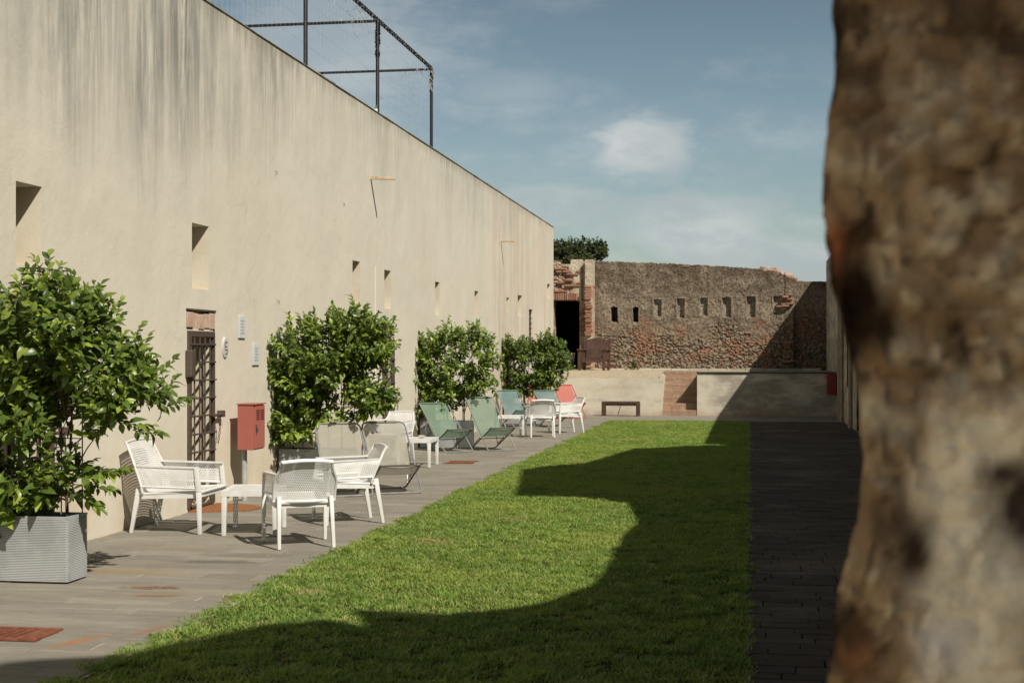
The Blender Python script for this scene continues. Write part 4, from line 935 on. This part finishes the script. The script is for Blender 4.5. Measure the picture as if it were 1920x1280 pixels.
def shrub(loc, outline, depth, nshoot, seed, lb, stems, nobj=0, extra=(), gaps=()):
    """outline(u)->(zlo,zhi) for x in local metres; shoots with whorled leaves fill the hedge-like crown."""
    rr = random.Random(seed); o = empty('citrus_shrub', loc, label=lb, cat='shrub', group='leafy citrus shrubs in grey planters')
    WS = .93; xs0, xs1 = [q*WS for q in outline['x']]; tips = []; leaves = []; twig = MB()
    def zr(x):
        pts = [(a*WS, b-.19) for a, b in outline['top']]; lo = [(a*WS, b) for a, b in outline['low']]
        def ip(pp):
            for (a, za), (b, zb) in zip(pp, pp[1:]):
                if a <= x <= b: return za+(zb-za)*(x-a)/(b-a)
            return pp[-1][1]
        return ip(lo), ip(pts)
    cand = []
    while len(cand) < nshoot:
        x = rr.uniform(xs0, xs1); lo, hi = zr(x)
        if rr.random() > (hi-lo)/1.9: continue
        z = rr.uniform(lo, hi); y = rr.gauss(0, .5)*depth
        y = max(-depth, min(depth, y))
        if any(((x-gx)/gr)**2+((z-gz)/gr)**2 < 1 and rr.random() < .88 for gx, gz, gr in gaps): continue
        cl = noise.noise((x*2.6+seed, y*3, z*2.6))
        if cl < -.14 and rr.random() < .85: continue
        cand.append((x, y, z, (x-(xs0+xs1)/2)/(xs1-xs0), hi))
    for e in extra: cand.append((e[0]*WS, e[1], e[2]-(.17 if e[2] > 1.2 else 0), 0, e[2], e[3], e[4]))
    for k in range(14):
        x = rr.uniform(xs0+.1, xs1-.1); cand.append((x, rr.uniform(-.15, .1), zr(x)[1]-.03, 0, 9, (rr.gauss(0, .3), rr.gauss(0, .2), 1), rr.uniform(.18, .32)))
    for cc in cand:
        x, y, z, u, hi = cc[:5]
        if len(cc) > 5: d = Vector(cc[5]).normalized(); L = cc[6]
        else:
            d = Vector((u*1.0+rr.gauss(0, .45), y/depth*.7+rr.gauss(0, .35)-.15, .55+rr.gauss(0, .45)+(.6 if hi-z < .18 else 0))).normalized(); L = rr.uniform(.12, .26)
        p0 = Vector((x, y, z)); nl = int(L/.0155)+3; curve = [p0+d*L*k/4+Vector((0, 0, .03*(k/4)**2)) for k in range(5)]
        twig.tube(curve, .0032, 4, r2=.0015)
        a0 = rr.uniform(0, 6.28); ax = d.orthogonal().normalized(); ay = d.cross(ax)
        young = rr.random()
        for k in range(nl):
            f = k/max(1, nl-1); a0 += 2.4; side = ax*math.cos(a0)+ay*math.sin(a0); ld = (side*(1-.45*f)+d*(.35+.9*f)+Vector((0, 0, -.12+.1*rr.random()))).normalized()
            pos = p0+d*L*f+Vector((0, 0, .03*f*f)); up = Vector((.35+rr.gauss(0, .35), -.55+rr.gauss(0, .35), .9)); nz_ = (up-ld*up.dot(ld)).normalized(); ny = nz_.cross(ld)
            Mx = Matrix((ld, ny, nz_)).transposed().to_4x4(); Mx.translation = pos; s_ = rr.uniform(.58, 1.3)*(1-.3*f)
            tone = min(.999, max(0, rr.gauss(.33, .28)+.42*f*young)); leaves.append((Mx @ Matrix.Scale(s_, 4), rr.randrange(4), tone, y))
    # branches from soil to crown
    br = MB()
    for (sx, sy) in stems:
        br.tube([(sx, sy, .40), (sx+rr.uniform(-.02, .02), sy, .7), (sx+rr.uniform(-.05, .05), sy+.02, 1.05), (sx+rr.uniform(-.1, .1), sy, 1.5)], .014, 7, r2=.007)
    for k in range(55):
        c_ = rr.choice(cand); sx, sy = min(stems, key=lambda q: abs(q[0]-c_[0])+rr.random()*.3); zb = max(.6, c_[2]-rr.uniform(.2, .5))
        br.tube([(sx, sy, min(zb, 1.45)), ((sx+c_[0])/2, (sy+c_[1])/2, (zb+c_[2])/2+.03), c_[:3]], .006, 5, r2=.003)
    br.build('branches', M_stem, o, True, fix=False)
    twig.build('twigs', simple('green_twig', (.09, .12, .04), .8), o, fix=False)['kind'] = 'stuff'
    # outermost leaves facing the viewer stay single objects
    leaves.sort(key=lambda q: q[3])
    for Mx, v_, tn, y in leaves[:nobj]:
        q = bpy.data.objects.new('leaf', LEAFM[v_]); C.objects.link(q); q.parent = o; q.matrix_local = Mx
    m = MB(); tn_ = []
    for Mx, v_, tn, y in leaves[nobj:]:
        q = LEAF[v_]; m.add([Mx @ Vector(v) for v in q.v], q.f); tn_ += [tn]*len(q.v)
    f_ = m.build('foliage', M_leaf, o, True, fix=False); f_['kind'] = 'stuff'; a = f_.data.attributes.new('tone', 'FLOAT', 'POINT'); a.data.foreach_set('value', tn_)
    return o
def trellis(x0, x1, y, z0, z1, lb):
    o = empty('trellis', ((x0+x1)/2, y, 0), label=lb, cat='trellis', group='thin dark trellises behind the shrubs'); m = MB(); w_ = (x1-x0)/2
    for k in range(6): x = -w_+2*w_*k/5; m.tube([(x, 0, z0), (x, 0, z1)], .005, 5)
    for k in range(7): z = z0+.15+(z1-z0-.2)*k/6; m.tube([(-w_, .008, z), (w_, .008, z)], .004, 5)
    m.build('wire_grid', M_iron, o)
P = [(9.39, 'nearest grey ribbed planter at the left edge of the photo'), (16.62, 'grey planter behind the two grey deck chairs'), (24.15, 'grey planter behind the two sage green deck chairs'), (32.75, 'farthest grey planter behind the teal deck chairs')]
for (y, lb) in P: planter(-5.66, -4.75, y, .32, lb)
# crown outlines in metres, x measured from the wall
shrub((-5.7, 9.55, 0), dict(x=(-.0, 1.62), top=[(0, 1.95), (.2, 2.05), (.45, 2.14), (.62, 2.12), (.80, 2.30), (.9, 2.16), (1.15, 2.18), (1.25, 1.9), (1.42, 1.76), (1.55, 1.66), (1.62, 1.5)], low=[(0, .46), (.6, .46), (.9, .55), (1.1, 1.0), (1.3, 1.15), (1.62, 1.25)]), .30, 600, 11,
      'nearest leafy citrus shrub, broad and spilling over the front planter', [(.25, 0), (.45, .03), (.70, -.02), (.86, .02)], 290,
      extra=[(1.05, -.05, .80, (1, 0, -.1), .22), (1.15, -.1, .78, (1, -.1, .15), .26), (1.0, -.05, .68, (.8, 0, -.5), .26), (1.25, -.1, .82, (1, 0, .0), .22), (1.05, .05, .72, (1, .1, -.3), .25), (.98, 0, .85, (1, 0, -.2), .2),
             (.78, -.05, 2.22, (.1, 0, 1), .28), (.80, -.02, 2.05, (.0, 0, 1), .25), (1.45, 0, 1.5, (1, 0, .1), .28), (1.4, -.1, 1.62, (.9, 0, .5), .3), (1.38, -.1, 1.35, (1, 0, -.2), .28), (1.42, .1, 1.28, (1, 0, -.25), .24), (1.15, 0, 2.1, (.3, 0, 1), .2)], gaps=[(.55, .85, .16), (.95, 1.05, .14)])
shrub((-5.76, 16.78, 0), dict(x=(.0, 1.46), top=[(0, 1.75), (.2, 2.0), (.5, 2.12), (.8, 2.12), (1.1, 2.26), (1.35, 2.24), (1.5, 2.02), (1.62, 1.7)], low=[(0, .55), (.5, .62), (.6, .78), (1.2, .85), (1.62, 1.05)]), .34, 800, 29,
      'second shrub, dense and square topped, behind the grey deck chairs', [(.25, 0), (.55, .03), (.85, 0)], 0, gaps=[(1.25, 1.35, .17), (.75, 1.2, .13), (1.05, .95, .12)], extra=[(1.38, 0, 2.0, (.7, 0, .8), .25), (1.42, 0, 1.35, (1, 0, .1), .22), (.05, -.1, 1.25, (-.8, -.3, .3), .2)])
shrub((-5.7, 24.31, 0), dict(x=(.02, 1.45), top=[(0, 2.1), (.2, 2.0), (.5, 2.2), (.7, 2.12), (1.0, 2.1), (1.2, 2.18), (1.45, 1.6)], low=[(0, .55), (.6, .62), (.8, .85), (1.45, 1.05)]), .32, 430, 31,
      'third shrub, thinner with wall showing through, behind sage green chairs', [(.25, 0), (.5, .02), (.8, 0)], 0, gaps=[(.55, 1.62, .16), (.95, 1.55, .16), (.75, 1.1, .15), (1.25, 1.25, .14)])
shrub((-5.7, 32.91, 0), dict(x=(.02, 1.62), top=[(0, 2.0), (.3, 2.12), (.6, 2.0), (.85, 1.95), (1.05, 2.32), (1.2, 2.15), (1.45, 1.95), (1.62, 1.6)], low=[(0, .6), (1.2, .7), (1.62, 1.0)]), .32, 520, 47,
      'farthest shrub, with one taller spike, behind the teal deck chairs', [(.25, 0), (.5, .02), (.8, 0)], 0, gaps=[(.6, 1.25, .12)])
for (y, lb) in ((9.72, 'thin wire trellis behind the nearest shrub'), (16.96, 'thin wire trellis behind the second shrub'), (24.49, 'thin wire trellis behind the third shrub'), (33.09, 'thin wire trellis behind the farthest shrub')): trellis(-5.62, -4.8, y, .03, 1.95, lb)

# ------------------------------------------------------------------ white net chairs and tables
def net(m, f, nu, nv, hole=.52, inside=None, thick=.004):
    """perforated sheet: f(u,v)->Vector, square cells with a square hole, rows staggered"""
    for j in range(nv):
        for i in range(nu+(1 if j % 2 else 0)):
            o_ = -.5 if j % 2 else 0; u0, u1 = max(0, (i+o_)/nu), min(1, (i+1+o_)/nu); v0, v1 = j/nv, (j+1)/nv
            if u1-u0 < .6/nu: hh = 0
            else: hh = hole
            uc, vc = (u0+u1)/2, (v0+v1)/2
            a = [f(u0, v0), f(u1, v0), f(u1, v1), f(u0, v1)]
            if not hh: m.add(a, [(0, 1, 2, 3)]); continue
            du, dv = (u1-u0)/2*hh, (v1-v0)/2*hh; b = [f(uc-du, vc-dv), f(uc+du, vc-dv), f(uc+du, vc+dv), f(uc-du, vc+dv)]
            m.add(a+b, [(0, 1, 5, 4), (1, 2, 6, 5), (2, 3, 7, 6), (3, 0, 4, 7)])
def make_chair(W, Dp, hs_, ha, hb, lb, tw=.78, tilt=.34):
    o = empty('net_armchair', label=lb, cat='chair', group='white perforated resin armchairs'); w_ = W/2; yb = -Dp/2+.06; yf = Dp/2
    # seat
    def seat(u, v): x = (u-.5)*2; return Vector((x*(w_-.045), yb+(yf-yb)*v, hs_-.028*(1-x*x)*math.sin(math.pi*min(1, v*1.1))-.03*(1-v)+.008))
    m = MB(); net(m, seat, 26, 24, .42); m.build('seat', M_white, o, fix=False)
    m = MB(); P_ = [seat(0, v/8) for v in range(9)]+[seat(u/8, 1) for u in range(1, 8)]+[seat(1, 1-v/8) for v in range(9)]+[seat(1-u/8, 0) for u in range(1, 8)]
    m.tube([p+Vector((0, 0, -.008)) for p in P_], .014, 6, True); m.bar((-w_+.05, yb+.02, hs_-.05), (-w_+.05, yf-.02, hs_-.035), .026, .045); m.bar((w_-.05, yb+.02, hs_-.05), (w_-.05, yf-.02, hs_-.035), .026, .045); m.bar((-w_+.05, yf-.02, hs_-.03), (w_-.05, yf-.02, hs_-.03), .03, .035)
    m.bar((-w_+.05, yb+.02, hs_-.05), (w_-.05, yb+.02, hs_-.05), .026, .045); m.build('seat_frame', M_white, o, True)
    # back: wide low part, narrowing above the arms
    def hw(v): z = hs_-.02+(hb-hs_+.02)*v; s_ = sm(ha-.05, hb-.02, z); return (w_-.012)*(1-s_)+w_*tw*s_
    def back(u, v):
        x = (u-.5)*2; z = hs_-.02+(hb-hs_+.02)*v; zz = z-.015*x*x*v; return Vector((x*hw(v)*(1-.03*(1-v)), yb-.02-tilt*(v**1.5)*(hb-hs_)+.055*x*x*(1-.8*v), zz))
    m = MB(); net(m, back, 30, 24, .5); m.build('backrest', M_white, o, fix=False)
    m = MB(); L_ = [back(0, v/16) for v in range(17)]; T_ = [back(u/10, 1) for u in range(1, 10)]; R_ = [back(1, 1-v/16) for v in range(17)]
    m.tube(L_+T_+R_, .0115, 7); m.tube([back(u/10, 0) for u in range(11)], .014, 7)
    m.tube([back(u/12, .985)+Vector((0, -.018, -.004)) for u in range(13)], .010, 6); m.build('back_rim', M_white, o, True)
    # arms: perforated side panels with a flat rail on top
    for s_ in (-1, 1):
        def arm(u, v):
            pb = back(0 if s_ < 0 else 1, (ha-hs_)/(hb-hs_)*v*.93+.12); pf = Vector((s_*(w_-.01), yf-.035, 0))
            z0_ = hs_+.028; z = z0_+(ha-z0_)*v; return Vector((pb.x+(pf.x-pb.x)*u, pb.y+(pf.y-pb.y)*u, z+.012*(1-u)))
        m = MB(); net(m, arm, 24, 11, .45); A = m.build('armrest', M_white, o, fix=False)
        m = MB(); pts = [arm(u/8, 1) for u in range(9)]
        for a, b in zip(pts, pts[1:]): m.bar(a+Vector((-s_*.012, 0, 0)), b+Vector((-s_*.012, 0, 0)), .042, .014)
        m.tube([arm(u/8, 0) for u in range(9)], .010, 6); m.build('arm_rail', M_white, A, True)
    for s_ in (-1, 1):
        m = MB(); x = s_*(w_-.012); m.bar((x, yf-.02, 0), (x, yf-.03, hs_), .030, .034, .038, .046); m.bar((x, yf-.03, hs_), (x, yf-.055, ha+.004), .036, .046, .032, .038); m.build('leg', M_white, o, True, bevel=.009)
        m = MB(); x = s_*(w_-.06); m.bar((x+s_*.010, yb-.085, 0), (x-s_*.0, yb-.012, hs_+.02), .030, .031, .038, .050); m.build('leg', M_white, o, True, bevel=.009)
    return o
def rz(fx, fy): return math.atan2(-fx, fy)
GZ = .031
relax = make_chair(.70, .66, .385, .60, .835, 'larger white perforated lounge armchair against the wall beside the front planter', .86, .28)
relax.location = (-5.20, 12.50, GZ); relax.rotation_euler = (0, 0, rz(1, .03))
netc = make_chair(.56, .56, .41, .605, .745, 'white perforated armchair seen from behind, front of the nearest table', .76); reg(netc)
netc.location = (-3.79, 11.70, GZ); netc.rotation_euler = (0, 0, rz(-.21, .39))
for (x, y, fx, fy, lb) in ((-3.86, 13.36, -.395, -.23, 'white perforated armchair turned sideways in front of the grey deck chairs'), (-5.40, 21.15, -.25, -1, 'white perforated armchair behind the second white table, mostly hidden by a grey deck chair'),
        (-4.05, 27.75, -.26, .96, 'white perforated armchair seen from behind, beside the farthest white table'), (-3.76, 29.3, -.395, -.25, 'farthest white armchair, turned sideways next to the red deck chairs')):
    c = copy_tree(netc); c.location = (x, y, GZ); c.rotation_euler = (0, 0, rz(fx, fy)); c['label'] = lb
def make_table(w_, d_, h_, lb):
    o = empty('low_table', label=lb, cat='table', group='low white perforated tables'); a, b = w_/2, d_/2; m = MB()
    net(m, lambda u, v: Vector(((u-.5)*(w_-.03), (v-.5)*(d_-.03), h_)), 22, 26, .34); 
    for (x0, x1, y0, y1) in ((-a, a, -b, -b+.03), (-a, a, b-.03, b), (-a, -a+.03, -b+.03, b-.03), (a-.03, a, -b+.03, b-.03)): m.box(x0, x1, y0, y1, h_-.045, h_+.004)
    m.build('tabletop', M_white, o, fix=False)
    for sx in (-1, 1):
        for sy in (-1, 1):
            m = MB(); x, y = sx*(a-.026), sy*(b-.026); m.bar((x+sx*.004, y+sy*.004, 0), (x, y, h_-.04), .038, .038, .050, .050)
            m.bar((x, y, h_-.06), (x-sx*.055, y, h_-.028), .03, .05, .02, .03); m.bar((x, y, h_-.06), (x, y-sy*.055, h_-.028), .05, .03, .03, .02); m.build('leg', M_white, o, True, bevel=.008)
    return o
tb = make_table(.50, .66, .40, 'low white table between the two nearest armchairs'); reg(tb); tb.location = (-4.47, 12.47, GZ); tb.rotation_euler = (0, 0, R(11))
for (x, y, r_, lb) in ((-4.77, 20.25, 2, 'low white table with a small dish, between grey and sage green deck chairs'), (-4.72, 28.1, 4, 'farthest low white table in front of the teal deck chairs')):
    c = copy_tree(tb); c.location = (x, y, GZ); c.rotation_euler = (0, 0, R(r_)); c['label'] = lb
o = empty('dish', (-4.72, 20.3, .437), label='small white dish on the table by the sage green deck chairs', cat='dish')
m = MB(); n_ = 14
for r_, z_ in ((.03, 0), (.055, .03), (.05, .03), (.027, .006)): m.v += [(r_*math.cos(2*math.pi*k/n_), r_*math.sin(2*math.pi*k/n_), z_) for k in range(n_)]
m.f += [(i*n_+k, i*n_+(k+1) % n_, (i+1)*n_+(k+1) % n_, (i+1)*n_+k) for i in range(3) for k in range(n_)]+[tuple(3*n_+k for k in range(n_)), tuple(range(n_))]
m.build('bowl', M_white, o, True); m = MB(); m.tube([(-.06, 0, .034), (.02, .01, .036)], .004, 6); m.build('cigarette_end', M_peg, o)

# ------------------------------------------------------------------ deck chairs
def bez(p, n_):
    r_ = []
    for i in range(len(p)-1):
        p0 = p[max(i-1, 0)]; p1 = p[i]; p2 = p[i+1]; p3 = p[min(i+2, len(p)-1)]
        for k in range(n_):
            t_ = k/n_; r_.append(tuple(.5*((2*b)+(c-a)*t_+(2*a-5*b+4*c-d)*t_*t_+(-a+3*b-3*c+d)*t_**3) for a, b, c, d in zip(p0, p1, p2, p3)))
    r_.append(p[-1]); return r_
def rounded(pts, rad, n_=4):
    out_ = [Vector(pts[0])]
    for a, b, c in zip(pts, pts[1:], pts[2:]):
        a, b, c = Vector(a), Vector(b), Vector(c); p = b+(a-b).normalized()*rad; q = b+(c-b).normalized()*rad
        for k in range(n_+1): t_ = k/n_; out_.append(p*(1-t_)**2+b*2*t_*(1-t_)+q*t_*t_)
    out_.append(Vector(pts[-1])); return out_
def make_deck(fab, tube_, lb, rnd_top=False, top=(-.50, .90), fz=.40):
    o = empty('deck_chair', label=lb, cat='deck chair', group='folding sling deck chairs along the wall'); w_ = .27; r_ = .011; tr = 1.0 if rnd_top else .15
    m = MB(); m.tube(rounded([(-w_, top[0]+.12*tr, top[1]-.13*tr), (-w_, .33, r_), (w_, .33, r_), (w_, top[0]+.12*tr, top[1]-.13*tr)], .05), r_, 7); m.tube(rounded([(-w_, top[0]+.12*tr, top[1]-.13*tr), (-w_, top[0], top[1]), (w_, top[0], top[1]), (w_, top[0]+.12*tr, top[1]-.13*tr)], .10 if rnd_top else .012, 5), r_, 7); m.build('back_frame', tube_, o, True)
    v_ = .235
    m = MB(); m.tube(rounded([(-v_, .36, fz), (-v_, -.32, r_), (v_, -.32, r_), (v_, .36, fz)], .05), r_, 7); m.tube([(-v_-.012, .36, fz), (v_+.012, .36, fz)], r_, 7); m.tube([(-v_, -.02, .20), (v_, -.02, .20)], .009, 6); m.build('seat_frame', M_brownmetal if tube_ != M_redtube else tube_, o, True)
    m = MB()
    for s_ in (-1, 1):
        m.tube([(s_*(w_-.005), .33+(top[0]-.33)*.72, top[1]*.72), (s_*(w_-.01), -.36, .33), (s_*(v_+.004), -.24, .075)], .008, 6)
        for k in range(4): m.box(s_*v_-.008, s_*v_+.008, -.20+k*.05, -.185+k*.05, .095+k*.03, .125+k*.03)
    m.build('stay', tube_, o, True)
    cv = bez([(top[0]-.012, top[1]+.0), (top[0]+.14, top[1]*.775), (-.19, top[1]*.49), (-.05, .285*fz/.42), (.08, .265*fz/.42), (.22, .325*fz/.42), (.36, fz+.012)], 5)
    m = MB(); nu = 10
    for i, (y, z) in enumerate(cv):
        f = i/(len(cv)-1)
        for k in range(nu+1):
            x = (k/nu-.5)*2; ww = .255; 
            if rnd_top and f < .12: ww = .262-.085*(1-f/.12)**2
            zz = z-(.010*math.sin(math.pi*f)+.035*f**8)*(1-x*x)+(.0 if not rnd_top else 0); m.v.append((x*ww*(1-.012*math.sin(math.pi*f*3)**2), y-.012*(1-x*x)*math.sin(math.pi*f), zz))
    w1 = nu+1; m.f += [(j*w1+i, j*w1+i+1, (j+1)*w1+i+1, (j+1)*w1+i) for j in range(len(cv)-1) for i in range(nu)]
    m.build('sling', fab, o, True, fix=False)
    hwid = .17 if rnd_top else .235; m = MB(); m.tube([(-hwid, top[0], top[1]), (hwid, top[0], top[1])], .015, 8); m.build('sling_hem', fab, o, True); m = MB(); m.tube([(-.235+.047*q_, .36, fz+.012-.035*(1-(-1+.2*q_)**2)) for q_ in range(11)], .010, 7); m.build('sling_hem', fab, o, True)
    return o
def place(o, x, y, th): o.location = (x-.33*math.sin(R(th)), y+.33*math.cos(R(th)), GZ); o.rotation_euler = (0, 0, math.atan2(-math.sin(R(th)), -math.cos(R(th))))
g1 = make_deck(F_grey, M_steel, 'left grey mesh deck chair in front of the second shrub', True, (-.52, .80), .33); reg(g1); g2 = copy_tree(g1); g2['label'] = 'right grey mesh deck chair, nearer the lawn, behind a sideways white armchair'
place(g1, -4.50, 15.72, 26); place(g2, -4.02, 16.14, 28)
s1 = make_deck(F_green, M_steel, 'left sage green deck chair, nearer the wall, in front of the third shrub', False, (-.55, .79), .38); place(s1, -4.75, 23.16, 42)
s2 = make_deck(F_green, M_steel, 'right sage green deck chair, nearer the lawn, before the third shrub', False, (-.48, .88), .39); place(s2, -4.10, 23.58, 40)
b1_ = make_deck(F_blue, M_steel, 'left teal deck chair beside the farthest planter', False, (-.52, .80), .38); reg(b1_); b2_ = copy_tree(b1_); b2_['label'] = 'right teal deck chair half hidden by the far white armchairs'
place(b1_, -4.95, 31.40, 38); place(b2_, -4.10, 31.42, 37)
r1 = make_deck(F_red, M_redtube, 'right red deck chair near the terrace wall and bench', False, (-.50, .84)); reg(r1); r2 = copy_tree(r1); r2['label'] = 'left red deck chair hidden behind the farthest shrub'
place(r1, -4.30, 35.75, 34); place(r2, -5.0, 35.3, 30)

# ------------------------------------------------------------------ bench and wooden armchair on the terrace
o = empty('garden_bench', (-3.36, 37.72, GZ), label='low dark brown wooden bench against the terrace wall', cat='bench')
for k in range(3): m = MB(); m.box(-.5, .5, -.17+k*.115, -.17+k*.115+.105, .33, .385); m.build('seat_board', M_wood, o, bevel=.005)
for s_ in (-1, 1): 
    for t_ in (-1, 1): m = MB(); m.box(s_*.455-.045, s_*.455+.045, t_*.125-.045, t_*.125+.045, 0, .329); m.build('leg', M_wood, o, bevel=.005)
m = MB(); m.box(-.409, .409, -.15, -.125, .27, .329); m.build('apron', M_wood, o)
m = MB(); m.bar((0, -.1, .27), (-.09, .12, .02), .014); m.build('brace', M_wood, o)
o = empty('wooden_armchair', (-4.42, 40.9, 1.195), R(-8), label='dark brown slatted wooden armchair on the gravel terrace by the ruin', cat='chair')
W2 = .36
for s_ in (-1, 1):
    m = MB(); m.box(s_*W2-.04, s_*W2+.04, -.33, -.25, 0, .58); m.build('leg', M_wood, o, bevel=.006)
    m = MB(); m.bar((s_*W2, .28, 0), (s_*W2, .40, .93), .08, .07); m.build('leg', M_wood, o, bevel=.006)
    m = MB(); m.box(s_*W2-.06, s_*W2+.06, -.37, .36, .581, .62); m.build('armrest', M_wood, o, bevel=.008)
    m = MB(); m.box(s_*(W2-.005)-.012, s_*(W2-.005)+.012, -.25, .28, .30, .56); m.build('side_panel', M_wood, o)
for k in range(5): m = MB(); y = -.33+k*.115; m.box(-W2+.045, W2-.045, y, y+.105, .34-.012*k, .372-.012*k); m.build('seat_slat', M_wood, o, bevel=.005)
m = MB(); m.box(-W2+.041, W2-.041, -.33, -.30, .24, .338); m.build('apron', M_wood, o)
for k in range(7): m = MB(); x = -.27+k*.09; zt = .90+.05*math.cos(k/6*math.pi-math.pi/2); m.bar((x, .25, .33), (x, .37, zt), .084, .018, up=(0, 1, 0)); m.build('back_slat', M_wood, o, bevel=.004)
m = MB(); m.bar((-W2, .385, .86), (W2, .385, .86), .03, .08); m.build('back_rail', M_wood, o, bevel=.006)
o = empty('dark_planter', (-5.28, 41.2, 1.19), label='dark square planter box on the terrace left of the wooden armchair', cat='planter')
m = MB()
vs = []
for hw_, z in ((.19, 0), (.24, .5), (.21, .5), (.2, .44)): m.v += [(-hw_, -hw_, z), (hw_, -hw_, z), (hw_, hw_, z), (-hw_, hw_, z)]
m.f += [(i*4+k, i*4+(k+1) % 4, (i+1)*4+(k+1) % 4, (i+1)*4+k) for i in range(3) for k in range(4)]+[(12, 13, 14, 15), (3, 2, 1, 0)]
m.build('box', M_pot, o)
m = MB(); m.box(-.25, .25, -.25, -.23, .47, .51); m.box(-.25, .25, .23, .25, .47, .51); m.build('rim', M_pot, o)
